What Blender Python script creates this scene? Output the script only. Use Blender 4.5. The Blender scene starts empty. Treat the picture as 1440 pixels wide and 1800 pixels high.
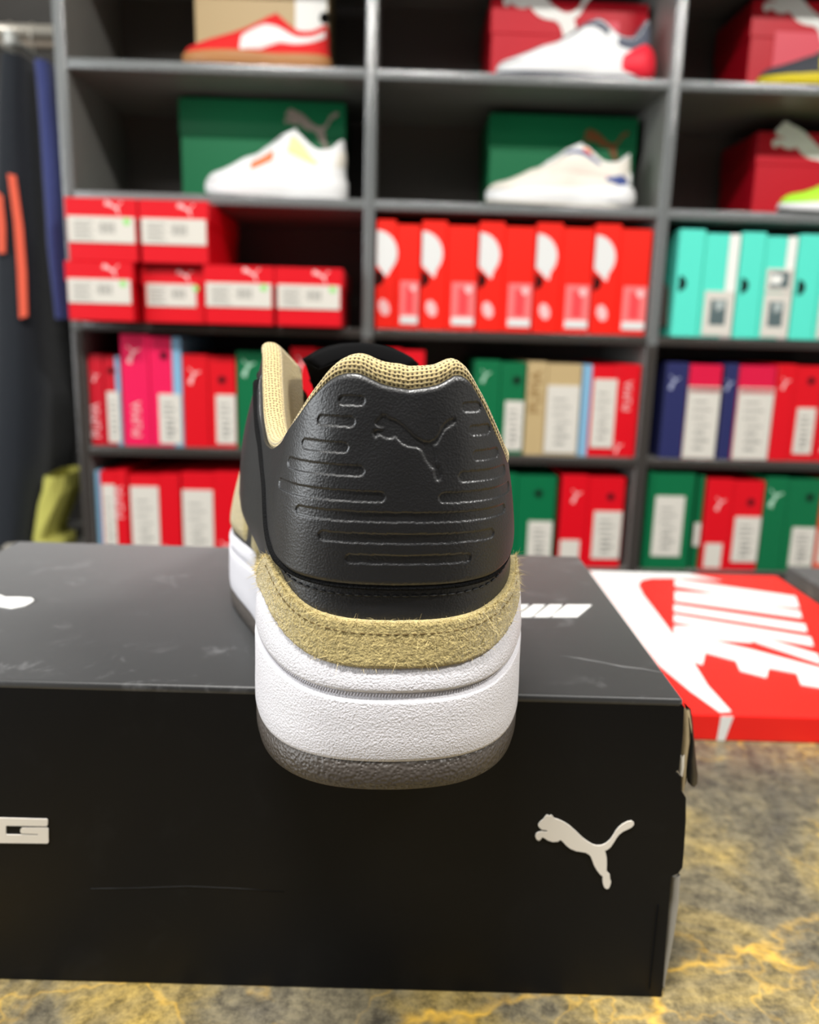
import bpy, bmesh, math, random
import numpy as np
from mathutils import Vector, Matrix

random.seed(7)
rng = np.random.default_rng(7)
SC = bpy.context.scene
COL = SC.collection

# ------------------------------------------------------------------ camera
FPX = 1444.0                      # focal length in pixels of a 1440 x 1800 frame
CAM = Vector((0.0, 0.0, 1.2054))
PITCH, ROLL = math.radians(12.4), 0.0272
_F = Vector((0, math.cos(PITCH), -math.sin(PITCH)))
_U = Vector((0, math.sin(PITCH), math.cos(PITCH)))
_X = Vector((1, 0, 0))
_R = _X * math.cos(ROLL) + _U * math.sin(ROLL)
_UP = -_X * math.sin(ROLL) + _U * math.cos(ROLL)
cam_data = bpy.data.cameras.new('camera')
cam = bpy.data.objects.new('camera', cam_data)
COL.objects.link(cam)
cam.matrix_world = Matrix(((_R.x, _UP.x, -_F.x, CAM.x), (_R.y, _UP.y, -_F.y, CAM.y),
                           (_R.z, _UP.z, -_F.z, CAM.z), (0, 0, 0, 1)))
cam_data.sensor_fit = 'HORIZONTAL'
cam_data.sensor_width = 36.0
cam_data.lens = 36.0 * FPX / 1440.0
cam_data.clip_start = 0.01
cam_data.clip_end = 50
cam_data.dof.use_dof = True
cam_data.dof.focus_distance = 0.235
cam_data.dof.aperture_fstop = 13.2
SC.camera = cam

# ------------------------------------------------------------------ world, lamps, exposure
SC.view_settings.view_transform = 'Standard'
SC.view_settings.look = 'None'
SC.view_settings.gamma = 1.0
SC.view_settings.use_curve_mapping = False
SC.view_settings.exposure = -0.55
W = bpy.data.worlds.new('world')
SC.world = W
W.use_nodes = True
W.node_tree.nodes['Background'].inputs[0].default_value = (0.8, 0.85, 0.9, 1)
W.node_tree.nodes['Background'].inputs[1].default_value = 0.15


def lamp(name, loc, target, sx, sy, power, color=(1, 1, 1)):
    d = bpy.data.lights.new(name, 'AREA')
    d.shape = 'RECTANGLE'
    d.size, d.size_y, d.energy, d.color = sx, sy, power, color
    o = bpy.data.objects.new(name, d)
    COL.objects.link(o)
    o.location = loc
    o.rotation_euler = (Vector(target) - Vector(loc)).to_track_quat('-Z', 'Y').to_euler()
    return o


for lx in (1.3, -0.25):
    lamp('ceiling_tube_light', (lx, -0.1, 2.8), (lx, -0.1, 0), 0.55, 0.12, 82, (1.0, 0.98, 0.94))
lamp('ceiling_panel_light', (-1.2, -1.2, 2.82), (-1.2, -1.2, 0), 1.1, 0.4, 22, (1.0, 0.98, 0.94))
lamp('shop_window_light', (-2.9, -0.35, 1.75), (0.0, 0.1, 1.2), 1.9, 1.5, 105, (0.93, 0.97, 1.0))  # unseen soft light added at left to put sheen on the leather


# ------------------------------------------------------------------ picture-to-place helpers
def ray(px, py):
    return _F + _R * ((px - 720.0) / FPX) + _UP * ((900.0 - py) / FPX)


def on_y(px, py, y):
    d = ray(px, py)
    return CAM + d * ((y - CAM.y) / d.y)


def on_z(px, py, z):
    d = ray(px, py)
    return CAM + d * ((z - CAM.z) / d.z)


SH_Y, SH_YAW = 1.70, math.radians(1.7)
SH_O = Vector((0, SH_Y, 0))
SH_U = Vector((math.cos(SH_YAW), math.sin(SH_YAW), 0))
SH_N = Vector((-math.sin(SH_YAW), math.cos(SH_YAW), 0))


def sh(px, py, depth=0.0):
    """(u, height) on the plane lying `depth` behind the shelf front"""
    d = ray(px, py)
    t = ((SH_O + SH_N * depth) - CAM).dot(SH_N) / d.dot(SH_N)
    p = CAM + d * t
    return (p - SH_O).dot(SH_U), p.z


# ------------------------------------------------------------------ materials
def srgb(r, g, b):
    f = lambda c: (c / 12.92 if c <= 0.04045 else ((c + 0.055) / 1.055) ** 2.4)
    return (f(r / 255), f(g / 255), f(b / 255), 1.0)


class NT:
    def __init__(self, m):
        self.t = m.node_tree
        self.n, self.l = self.t.nodes, self.t.links

    def add(self, kind, **kw):
        n = self.n.new(kind)
        for k, v in kw.items():
            if k.startswith('i_'):
                n.inputs[k[2:].replace('_', ' ')].default_value = v
            else:
                setattr(n, k, v)
        return n

    def link(self, a, b):
        self.l.new(a, b)


def mat(name, color, rough=0.5, spec=0.5, metal=0.0, bump=None, sheen=0.0, coat=0.0, vary=0.0, vary_scale=8.0, emit=None):
    """bump: list of (kind, scale, distance_m, strength)"""
    m = bpy.data.materials.new(name)
    m.use_nodes = True
    t = NT(m)
    p = t.n['Principled BSDF']
    p.inputs['Base Color'].default_value = color
    p.inputs['Roughness'].default_value = rough
    p.inputs['Specular IOR Level'].default_value = spec
    p.inputs['Metallic'].default_value = metal
    if sheen:
        p.inputs['Sheen Weight'].default_value = sheen
        p.inputs['Sheen Roughness'].default_value = 0.5
    if coat:
        p.inputs['Coat Weight'].default_value = coat
        p.inputs['Coat Roughness'].default_value = 0.15
    tc = t.add('ShaderNodeTexCoord')
    if vary:
        nz = t.add('ShaderNodeTexNoise', i_Scale=vary_scale, i_Detail=5.0)
        t.link(tc.outputs['Object'], nz.inputs['Vector'])
        hsv = t.add('ShaderNodeHueSaturation')
        hsv.inputs['Color'].default_value = color
        mr = t.add('ShaderNodeMapRange')
        mr.inputs['From Min'].default_value = 0.3
        mr.inputs['From Max'].default_value = 0.7
        mr.inputs['To Min'].default_value = 1 - vary
        mr.inputs['To Max'].default_value = 1 + vary
        t.link(nz.outputs['Fac'], mr.inputs['Value'])
        t.link(mr.outputs['Result'], hsv.inputs['Value'])
        t.link(hsv.outputs['Color'], p.inputs['Base Color'])
    prev = None
    for kind, scale, dist, stren in (bump or ()):
        if kind == 'noise':
            nd = t.add('ShaderNodeTexNoise', i_Scale=scale, i_Detail=4.0)
            out = nd.outputs['Fac']
        elif kind == 'cells':
            nd = t.add('ShaderNodeTexVoronoi', i_Scale=scale)
            nd.feature = 'SMOOTH_F1'
            out = nd.outputs['Distance']
        elif kind == 'cracks':
            nd = t.add('ShaderNodeTexVoronoi', i_Scale=scale)
            nd.feature = 'DISTANCE_TO_EDGE'
            out = nd.outputs['Distance']
        else:
            nd = t.add('ShaderNodeTexWave', i_Scale=scale)
            out = nd.outputs['Fac']
        t.link(tc.outputs['Object'], nd.inputs['Vector'])
        b = t.add('ShaderNodeBump')
        b.inputs['Strength'].default_value = stren
        b.inputs['Distance'].default_value = dist
        t.link(out, b.inputs['Height'])
        if prev:
            t.link(prev.outputs['Normal'], b.inputs['Normal'])
        prev = b
    if prev:
        t.link(prev.outputs['Normal'], p.inputs['Normal'])
    return m


def mat_marble():
    m = bpy.data.materials.new('gold_veined_stone')
    m.use_nodes = True
    t = NT(m)
    p = t.n['Principled BSDF']
    p.inputs['Roughness'].default_value = 0.32
    p.inputs['Specular IOR Level'].default_value = 0.35
    tc = t.add('ShaderNodeTexCoord')
    n1 = t.add('ShaderNodeTexNoise', i_Scale=9.0, i_Detail=8.0, i_Roughness=0.62, i_Distortion=0.6)
    n2 = t.add('ShaderNodeTexNoise', i_Scale=170.0, i_Detail=6.0, i_Roughness=0.75)
    for n in (n1, n2):
        t.link(tc.outputs['Object'], n.inputs['Vector'])
    r1 = t.add('ShaderNodeValToRGB')
    e = r1.color_ramp.elements
    e[0].position, e[0].color = 0.30, srgb(70, 69, 68)
    e[1].position, e[1].color = 0.74, srgb(206, 172, 76)
    k = e.new(0.47); k.color = srgb(112, 105, 86)
    k = e.new(0.57); k.color = srgb(150, 132, 84)
    t.link(n1.outputs['Fac'], r1.inputs['Fac'])
    r2 = t.add('ShaderNodeValToRGB')
    e = r2.color_ramp.elements
    e[0].position, e[0].color = 0.36, (0.32, 0.32, 0.35, 1)
    e[1].position, e[1].color = 0.62, (1.3, 1.27, 1.2, 1)
    t.link(n2.outputs['Fac'], r2.inputs['Fac'])
    mx = t.add('ShaderNodeMix', data_type='RGBA', blend_type='MULTIPLY')
    mx.inputs[0].default_value = 0.85
    t.link(r1.outputs['Color'], mx.inputs[6])
    t.link(r2.outputs['Color'], mx.inputs[7])
    # veins
    nd = t.add('ShaderNodeTexNoise', i_Scale=7.0, i_Detail=5.0, i_Roughness=0.6)
    t.link(tc.outputs['Object'], nd.inputs['Vector'])
    add = t.add('ShaderNodeMix', data_type='VECTOR')
    add.inputs[0].default_value = 0.13
    t.link(tc.outputs['Object'], add.inputs[4])
    t.link(nd.outputs['Color'], add.inputs[5])
    cur = mx
    for sc, wd, amt in ((6.5, 0.008, 0.95), (13.0, 0.007, 0.4)):
        v = t.add('ShaderNodeTexVoronoi', i_Scale=sc)
        v.feature = 'DISTANCE_TO_EDGE'
        t.link(add.outputs[1], v.inputs['Vector'])
        r = t.add('ShaderNodeValToRGB')
        e = r.color_ramp.elements
        e[0].position, e[0].color = 0.0, (amt, amt, amt, 1)
        e[1].position, e[1].color = wd * 2.2, (0, 0, 0, 1)
        t.link(v.outputs['Distance'], r.inputs['Fac'])
        nm = t.add('ShaderNodeMath', operation='MULTIPLY')
        pr = t.add('ShaderNodeMapRange')
        pr.inputs['From Min'].default_value = 0.42
        pr.inputs['From Max'].default_value = 0.62
        t.link(n1.outputs['Fac'], pr.inputs['Value'])
        t.link(r.outputs['Color'], nm.inputs[0])
        t.link(pr.outputs['Result'], nm.inputs[1])
        m2 = t.add('ShaderNodeMix', data_type='RGBA')
        m2.inputs[7].default_value = srgb(240, 190, 74)
        t.link(nm.outputs[0], m2.inputs[0])
        t.link(cur.outputs[2], m2.inputs[6])
        cur = m2
    t.link(cur.outputs[2], p.inputs['Base Color'])
    return m


def mat_mesh(name, base, hole, scale):
    """knitted spacer mesh: rows of small dark holes between raised yarn"""
    m = mat(name, base, 0.75, 0.3, sheen=0.3)
    t = NT(m)
    p = t.n['Principled BSDF']
    tc = t.add('ShaderNodeTexCoord')
    v = t.add('ShaderNodeTexVoronoi', i_Scale=scale, i_Randomness=0.3)
    v.voronoi_dimensions = '2D'
    t.link(tc.outputs['UV'], v.inputs['Vector'])
    r = t.add('ShaderNodeValToRGB')
    e = r.color_ramp.elements
    e[0].position, e[0].color = 0.16, hole
    e[1].position, e[1].color = 0.36, base
    t.link(v.outputs['Distance'], r.inputs['Fac'])
    t.link(r.outputs['Color'], p.inputs['Base Color'])
    b = t.add('ShaderNodeBump')
    b.inputs['Strength'].default_value = 0.8
    b.inputs['Distance'].default_value = 0.0006
    t.link(v.outputs['Distance'], b.inputs['Height'])
    t.link(b.outputs['Normal'], p.inputs['Normal'])
    return m


def mat_card_black(name, dust, spec=0.5):
    """scuffed black coated cardboard"""
    m = mat(name, srgb(16, 16, 17), 0.45, spec, sheen=dust, bump=[('noise', 14.0, 0.002, 0.12)])
    t = NT(m)
    p = t.n['Principled BSDF']
    tc = t.add('ShaderNodeTexCoord')
    n1 = t.add('ShaderNodeTexNoise', i_Scale=46.0, i_Detail=6.0, i_Roughness=0.68, i_Distortion=0.5)
    n2 = t.add('ShaderNodeTexNoise', i_Scale=9.0, i_Detail=2.0)
    for n in (n1, n2):
        t.link(tc.outputs['Object'], n.inputs['Vector'])
    r = t.add('ShaderNodeValToRGB')
    r.color_ramp.elements[0].position = 0.56
    r.color_ramp.elements[1].position = 0.76
    t.link(n1.outputs['Fac'], r.inputs['Fac'])
    r2 = t.add('ShaderNodeValToRGB')
    r2.color_ramp.elements[0].position = 0.42
    r2.color_ramp.elements[1].position = 0.58
    t.link(n2.outputs['Fac'], r2.inputs['Fac'])
    mu = t.add('ShaderNodeMath', operation='MULTIPLY')
    t.link(r.outputs['Color'], mu.inputs[0])
    t.link(r2.outputs['Color'], mu.inputs[1])
    mx = t.add('ShaderNodeMix', data_type='RGBA')
    mx.inputs[6].default_value = srgb(16, 16, 17)
    mx.inputs[7].default_value = srgb(120, 120, 122)
    sc_ = t.add('ShaderNodeMath', operation='MULTIPLY')
    sc_.inputs[1].default_value = 0.8 if dust else 0.02
    t.link(mu.outputs[0], sc_.inputs[0])
    t.link(sc_.outputs[0], mx.inputs[0])
    t.link(mx.outputs[2], p.inputs['Base Color'])
    return m


M = {}
M['marble'] = mat_marble()
M['card_black'] = mat_card_black('black_coated_cardboard', 0.0, 0.16)
M['card_dusty'] = mat_card_black('dusty_black_cardboard', 0.36)
M['print_white'] = mat('white_print', srgb(222, 216, 206), 0.5)
M['kraft'] = mat('kraft_board', srgb(172, 155, 122), 0.85, 0.2, vary=0.15, vary_scale=60)
M['grey_board'] = mat('grey_board', srgb(150, 148, 142), 0.7, 0.3)
M['leather'] = mat('black_leather', srgb(18, 18, 20), 0.40, 0.8, bump=[('cells', 1700.0, 0.0003, 0.30), ('noise', 260.0, 0.0004, 0.10)])
M['leather_edge'] = mat('raw_leather_edge', srgb(12, 12, 13), 0.95, 0.15, bump=[('noise', 1500.0, 0.0008, 0.9)])
M['suede'] = mat('tan_suede', srgb(172, 155, 103), 0.95, 0.1, sheen=0.5, vary=0.30, vary_scale=900.0, bump=[('noise', 1500.0, 0.0009, 0.9)])
M['suede_fibre'] = mat('suede_fibre', srgb(206, 188, 136), 0.9, 0.1)
M['lining'] = mat_mesh('tan_spacer_mesh', srgb(190, 170, 120), srgb(58, 45, 28), 900.0)
M['lining_fine'] = mat('tan_knit_lining', srgb(214, 200, 146), 0.8, 0.2, sheen=0.3, bump=[('cells', 700.0, 0.0008, 0.7)])
M['midsole'] = mat('white_grained_rubber', srgb(216, 214, 219), 0.5, 0.4, bump=[('noise', 1600.0, 0.0007, 0.6)])
M['outsole'] = mat('grey_brown_rubber', srgb(66, 60, 55), 0.42, 0.5, bump=[('cells', 1000.0, 0.0008, 0.6)])
M['tongue'] = mat('black_velvet', srgb(9, 9, 10), 0.95, 0.1)
M['thread'] = mat('black_thread', srgb(14, 14, 15), 0.6, 0.4)
M['thread_tan'] = mat('dark_tan_thread', srgb(96, 80, 48), 0.8, 0.2)
M['insole'] = mat('tan_insole', srgb(150, 132, 92), 0.9, 0.1)
M['red_gloss'] = mat('red_coated_board', srgb(228, 30, 24), 0.4, 0.4)
M['white_gloss'] = mat('white_coated_print', srgb(222, 222, 220), 0.4, 0.4)
M['shelf'] = mat('charcoal_laminate', srgb(124, 123, 119), 0.32, 0.5, bump=[('noise', 300.0, 0.0004, 0.25)], vary=0.08)
M['shelf_edge'] = mat('grey_edge_band', srgb(112, 115, 115), 0.10, 0.9, bump=[('noise', 260.0, 0.0012, 0.6)])  # lamp reflection on the upper edges painted in as a lighter grey
M['shelf_edge_dark'] = mat('dark_edge_band', srgb(58, 54, 51), 0.12, 0.6, bump=[('noise', 260.0, 0.0012, 0.5)])  # same edge band, painted darker low down where it reflects less light
M['shelf_back'] = mat('black_back_panel', srgb(104, 97, 93), 0.4, 0.5)
M['cleat'] = mat('grey_batten', srgb(92, 95, 95), 0.5)
M['chrome'] = mat('chrome_tube', srgb(214, 208, 196), 0.28, 0.5, metal=0.45)
M['clear'] = mat('translucent_plastic', srgb(196, 198, 194), 0.25, 0.5)
M['sticker'] = mat('white_sticker', srgb(212, 207, 197), 0.55)
M['sticker_line'] = mat('grey_print', srgb(150, 148, 142), 0.6)
M['dark_hole'] = mat('dark_hole', srgb(16, 13, 12), 0.9, 0.1)
M['green_dot'] = mat('green_dot', srgb(140, 214, 110), 0.6)
BOXC = {}


def boxmat(key, r, g, b, rough=0.42):
    if key not in BOXC:
        BOXC[key] = mat(key, srgb(r, g, b), rough, 0.35)
    return BOXC[key]


RED = boxmat('red_board', 216, 6, 26)
RED2 = boxmat('dark_red_board', 194, 10, 34)
ORED = boxmat('orange_red_board', 240, 30, 14)
PINK = boxmat('magenta_board', 232, 20, 84)
GREEN = boxmat('green_board', 4, 104, 62)
TAN = boxmat('tan_board', 188, 164, 120)
NAVY = boxmat('navy_board', 40, 44, 92)
TEAL = boxmat('teal_board', 88, 222, 200)
SKY = boxmat('pale_blue_board', 130, 176, 206)
PLOGO = boxmat('pale_pink_print', 240, 190, 190)
PINKP = boxmat('pink_print', 246, 120, 120)
WHITE = boxmat('white_board', 236, 236, 230)
TAUPE = boxmat('taupe_print', 150, 136, 124)
BROWN = boxmat('brown_print', 122, 76, 40)
GREENW = boxmat('pale_green_print', 176, 214, 190)


# ------------------------------------------------------------------ mesh helpers
def link(name, me, m, parent=None, smooth=False):
    if m is not None:
        me.materials.append(m)
    if smooth:
        me.polygons.foreach_set('use_smooth', [True] * len(me.polygons))
    o = bpy.data.objects.new(name, me)
    COL.objects.link(o)
    if parent is not None:
        o.parent = parent
    return o


def tag(o, label=None, cat=None, group=None, kind=None):
    for k, v in (('label', label), ('category', cat), ('group', group), ('kind', kind)):
        if v:
            o[k] = v
    return o


def empty(name, label, cat, loc=(0, 0, 0), rz=0.0, group=None):
    o = bpy.data.objects.new(name, None)
    COL.objects.link(o)
    o.empty_display_size = 0.05
    o.location = loc
    o.rotation_euler = (0, 0, rz)
    return tag(o, label, cat, group)


def soft(o):
    o.data.polygons.foreach_set('use_smooth', [True] * len(o.data.polygons))
    return o


def bm_obj(name, bm, m, parent=None, smooth=False):
    bmesh.ops.recalc_face_normals(bm, faces=bm.faces[:])
    me = bpy.data.meshes.new(name)
    bm.to_mesh(me)
    bm.free()
    return link(name, me, m, parent, smooth)


def add_box(bm, x0, x1, y0, y1, z0, z1, bev=0.0, seg=1):
    b2 = bmesh.new()
    vs = [b2.verts.new((x, y, z)) for z in (z0, z1) for y in (y0, y1) for x in (x0, x1)]
    for q in ((0, 2, 3, 1), (4, 5, 7, 6), (0, 1, 5, 4), (2, 6, 7, 3), (0, 4, 6, 2), (1, 3, 7, 5)):
        b2.faces.new([vs[i] for i in q])
    if bev:
        bmesh.ops.bevel(b2, geom=b2.edges[:], offset=bev, segments=seg, affect='EDGES', profile=0.5)
    tmp = bpy.data.meshes.new('t')
    b2.to_mesh(tmp)
    b2.free()
    bm.from_mesh(tmp)
    bpy.data.meshes.remove(tmp)


def box(name, x0, x1, y0, y1, z0, z1, m, parent=None, bev=0.0, seg=1):
    bm = bmesh.new()
    add_box(bm, x0, x1, y0, y1, z0, z1, bev, seg)
    return bm_obj(name, bm, m, parent)


def prism(name, pts3, off, m, parent=None):
    """closed polygon pts3 (3D, planar) extruded by vector off"""
    bm = bmesh.new()
    a = [bm.verts.new(p) for p in pts3]
    b = [bm.verts.new(Vector(p) + Vector(off)) for p in pts3]
    bm.faces.new(a)
    bm.faces.new(b[::-1])
    n = len(a)
    for i in range(n):
        bm.faces.new((a[i], b[i], b[(i + 1) % n], a[(i + 1) % n]))
    return bm_obj(name, bm, m, parent)


def front_poly(name, pts2, y, m, parent=None, th=0.0006):
    """flat print on a face that looks towards -Y"""
    return prism(name, [(x, y, z) for x, z in pts2], (0, -th, 0), m, parent)


def disc(cx, cz, r, n=18, a0=0.0, a1=2 * math.pi):
    full = abs(a1 - a0 - 2 * math.pi) < 1e-6
    k = n if full else n + 1
    return [(cx + r * math.cos(a0 + (a1 - a0) * i / n), cz + r * math.sin(a0 + (a1 - a0) * i / n)) for i in range(k)]


def rect(x0, x1, z0, z1):
    return [(x0, z0), (x1, z0), (x1, z1), (x0, z1)]


def grid_mesh(name, V, m, parent=None, smooth=True, close_u=False, close_v=False, flip=False, uv=False):
    V = np.asarray(V, float)
    nu, nv = V.shape[:2]
    fs = []
    for i in range(nu if close_u else nu - 1):
        for j in range(nv if close_v else nv - 1):
            a, b = i * nv + j, ((i + 1) % nu) * nv + j
            c, d = ((i + 1) % nu) * nv + (j + 1) % nv, i * nv + (j + 1) % nv
            fs.append((a, d, c, b) if flip else (a, b, c, d))
    me = bpy.data.meshes.new(name)
    me.from_pydata(V.reshape(-1, 3).tolist(), [], fs)
    if uv:
        lu = np.concatenate([[0], np.cumsum(np.linalg.norm(np.diff(V[:, nv // 2], axis=0), axis=-1))])
        dv = np.linalg.norm(np.diff(V, axis=1), axis=-1)
        lv = np.concatenate([np.zeros((nu, 1)), np.cumsum(dv, axis=1)], 1)
        uvs = np.stack([np.broadcast_to(lu[:, None], (nu, nv)), lv], -1).reshape(-1, 2)
        lay = me.uv_layers.new(name='length')
        lay.data.foreach_set('uv', uvs[np.array(fs).ravel()].ravel())
    return link(name, me, m, parent, smooth)


def tube(name, pts, r, m, parent=None, n=8, smooth=True, closed=False):
    P = [Vector(p) for p in pts]
    rows = []
    for i, p in enumerate(P):
        a = P[max(i - 1, 0)] if not closed else P[i - 1]
        b = P[min(i + 1, len(P) - 1)] if not closed else P[(i + 1) % len(P)]
        t = (b - a).normalized()
        up = Vector((0, 0, 1)) if abs(t.z) < 0.9 else Vector((1, 0, 0))
        s = t.cross(up).normalized()
        w = s.cross(t)
        rr = r[i] if isinstance(r, (list, tuple)) else r
        rows.append([p + (s * math.cos(2 * math.pi * k / n) + w * math.sin(2 * math.pi * k / n)) * rr for k in range(n)])
    bm = bmesh.new()
    vr = [[bm.verts.new(v) for v in row] for row in rows]
    L = len(rows)
    for i in range(L if closed else L - 1):
        for k in range(n):
            bm.faces.new((vr[i][k], vr[i][(k + 1) % n], vr[(i + 1) % L][(k + 1) % n], vr[(i + 1) % L][k]))
    if not closed:
        bm.faces.new(vr[0][::-1])
        bm.faces.new(vr[-1])
    return bm_obj(name, bm, m, parent, smooth)


# leaping-cat emblem, width 1, height 0.75
_CAT = [(160,240),(185,205),(215,180),(240,140),(262,130),(280,143),(300,130),(325,150),(335,165),(385,178),(450,205),(520,245),(600,310),
(680,380),(740,420),(800,452),(850,465),(905,462),(960,435),(1000,395),(1030,345),(1060,285),(1090,245),(1130,210),(1180,182),(1225,170),
(1255,190),(1257,215),(1235,245),(1190,270),(1140,295),(1100,330),(1070,375),(1045,425),(1015,475),(980,510),(950,520),(965,555),(980,610),
(987,680),(990,745),(1000,770),(1030,795),(1038,840),(1055,885),(1045,935),(1035,960),(1015,970),(985,955),(965,915),(955,870),(955,825),
(920,800),(880,755),(840,695),(815,640),(795,595),(770,570),(730,550),(680,543),(620,535),(550,510),(500,475),(460,435),(430,410),(395,432),
(340,437),(280,420),(235,392),(215,385),(200,410),(180,428),(150,412),(135,380),(140,350),(165,330),(200,320),(265,322),(275,310),(250,303),
(205,300),(180,280),(160,258)]
CAT = [((x - 133) / 1125.0, (975 - y) / 1125.0) for x, y in _CAT]


def cat_at(x, z, w, turn=0):
    """emblem with its lower-left corner at (x, z); turn=1 turns it a quarter so it climbs a box end"""
    if turn:
        return [(x + (0.75 - b) * w, z + a * w) for a, b in CAT][::1]
    return [(x + a * w, z + b * w) for a, b in CAT]


# ------------------------------------------------------------------ room
COUNTER_Z = 0.95
o = box('floor', -3.2, 3.2, -3.2, 2.6, -0.05, 0.0, mat('grey_floor_tile', srgb(120, 116, 110), 0.35, vary=0.08)); tag(o, kind='structure')
o = box('ceiling', -3.2, 3.2, -3.2, 2.6, 2.9, 2.95, mat('ceiling_paint', srgb(214, 212, 206), 0.9)); tag(o, kind='structure')
wm = mat('wall_paint', srgb(206, 204, 200), 0.9)
o = box('wall_back', -3.2, 3.2, 2.5, 2.6, 0.0, 2.9, mat('back_wall_paint', srgb(205, 203, 200), 0.9)); tag(o, kind='structure')
o = box('wall_left', -3.3, -3.2, -3.2, 2.6, 0.0, 2.9, wm); tag(o, kind='structure')
o = box('wall_right', 3.2, 3.3, -3.2, 2.6, 0.0, 2.9, wm); tag(o, kind='structure')
o = box('wall_front', -3.2, 3.2, -3.3, -3.2, 0.0, 2.9, mat('front_wall_paint', srgb(60, 59, 58), 0.9)); tag(o, kind='structure')

# ------------------------------------------------------------------ counter
ct = empty('counter', 'shop counter with a grey stone top clouded and veined in gold', 'counter', (0, 0.5, 0))
box('counter_top', -0.9, 0.95, -0.42, 0.365, COUNTER_Z - 0.04, COUNTER_Z, M['marble'], ct, 0.004, 2)
box('counter_body', -0.87, 0.92, -0.38, 0.33, 0.0, COUNTER_Z - 0.04, mat('counter_panel', srgb(60, 56, 52), 0.5), ct, 0.003)

# ------------------------------------------------------------------ black shoe box on the counter
BOX_Y, BOX_TOP = 0.2776, COUNTER_Z + 0.1277
bx = empty('shoebox', 'scuffed black shoebox lying on the counter under the black sneaker', 'shoebox', (0, 0, COUNTER_Z))
BH = BOX_TOP - COUNTER_Z


def fr(px, py, dy=0.0):
    p = on_y(px, py, BOX_Y - dy)
    return (p.x, p.y, p.z - COUNTER_Z)


XL, XR, BY1 = -0.232, 0.1000, 0.4715
box('body', XL + 0.002, XR - 0.001, BOX_Y + 0.0022, BY1 - 0.002, 0.0006, BH - 0.0038, M['card_black'], bx, 0.0015)
# lid panel with softly rounded front edge
bm = bmesh.new()
add_box(bm, XL, XR + 0.0015, BOX_Y - 0.0002, BY1, BH - 0.0036, BH, 0.0014, 3)
bm_obj('lid', bm, M['card_dusty'], bx, True)
# front panel: its right end follows tuck-flap notches
rp = [fr(1203, 1243), fr(1200, 1300), fr(1194, 1352), fr(1187, 1358), fr(1196, 1364), fr(1198, 1390), fr(1206, 1402), fr(1206, 1440), fr(1203, 1490),
      fr(1200, 1525), fr(1192, 1536), fr(1180, 1541), fr(1172, 1640), fr(1164, 1749)]
zt = BH - 0.0010
fp = [(XL, BOX_Y, 0.0005), (XL, BOX_Y, zt), (XR, BOX_Y, zt)] + [(p[0], BOX_Y, min(p[2], zt - 0.001)) for p in rp]
fp[-1] = (fp[-1][0], BOX_Y, 0.0005)
prism('front_panel', fp, (0, 0.0020, 0), M['card_black'], bx)
# side flap torn at the corner: curled black outer skin over beige board
def flap(name, rows, m, th=0.0012):
    """rows: list of (left pt, right pt) as 3D tuples down the flap"""
    V = []
    for a, b in rows:
        a, b = Vector(a), Vector(b)
        mid = (a + b) / 2 + Vector((0, -0.0012, 0))
        back = Vector((0, th, 0))
        V.append([a, mid, b, b + back, mid + back, a + back])
    return grid_mesh(name, [[tuple(v) for v in r] for r in V], m, bx, True, close_v=True)


flap('torn_side_flap', [(fr(1205, 1237, -.004), fr(1215, 1247, -.010)), (fr(1211, 1262, -.003), fr(1218, 1268, -.012)), (fr(1216, 1300, -.003), fr(1221, 1305, -.014)),
                  (fr(1211, 1335, -.003), fr(1224, 1335, -.014)), (fr(1209, 1362, -.003), fr(1227, 1362, -.014)), (fr(1210, 1376, -.003), fr(1226, 1378, -.014)), (fr(1215, 1381, -.003), fr(1222, 1382, -.012))], M['card_black'])
flap('torn_board', [(fr(1199, 1243, -.003), fr(1212, 1248, -.004)), (fr(1200, 1275, -.003), fr(1216, 1275, -.005)), (fr(1199, 1305, -.003), fr(1217, 1305, -.005)),
                  (fr(1197, 1335, -.003), fr(1212, 1335, -.005)), (fr(1198, 1365, -.003), fr(1208, 1365, -.005)), (fr(1198, 1390, -.003), fr(1203, 1388, -.005))], M['kraft'])
flap('inner_board', [(fr(1192, 1330, -.0025), fr(1204, 1325, -.003)), (fr(1192, 1350, -.0025), fr(1203, 1350, -.003)), (fr(1193, 1357, -.0025), fr(1200, 1366, -.003))], M['sticker'])
flap('lower_side_flap', [(fr(1180, 1540, -.003), fr(1196, 1538, -.006)), (fr(1176, 1590, -.003), fr(1193, 1590, -.006)), (fr(1171, 1650, -.003), fr(1184, 1650, -.006)),
                         (fr(1165, 1733, -.003), fr(1168, 1733, -.006))], M['grey_board'])
box('side_slot', fr(1155, 1600)[0], fr(1157, 1600)[0], BOX_Y - 0.0004, BOX_Y + 0.001, 0.004, fr(1157, 1590)[2], M['tongue'], bx)
# prints
W_ = (fr(1111, 1500)[0] - fr(940, 1500)[0])
pa, pb = fr(940, 1452), fr(1075, 1558)
cw, chh = fr(1112, 1450)[0] - fr(940, 1450)[0], fr(1000, 1430)[2] - fr(1000, 1558)[2]
_c0 = fr(940.5, 1473)
prism('leaping_cat_print', [(_c0[0] + a * cw, BOX_Y, fr(1010, 1561)[2] + b / 0.75 * chh) for a, b in CAT], (0, -0.0004, 0), M['print_white'], bx)
G = [(-35,163),(240,170),(244,178),(243,200),(236,206),(32,203),(32,248),(195,252),(195,246),(112,243),(105,235),(105,222),(112,214),(240,214),(247,220),(248,286),(242,293),(-35,290)]
prism('letter_print', [fr(x / 2.88, 1380 + y / 2.88) for x, y in G], (0, -0.0004, 0), M['print_white'], bx)


def topz(px, py):
    p = on_z(px, py, BOX_TOP)
    return (p.x, p.y, BH)


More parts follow.
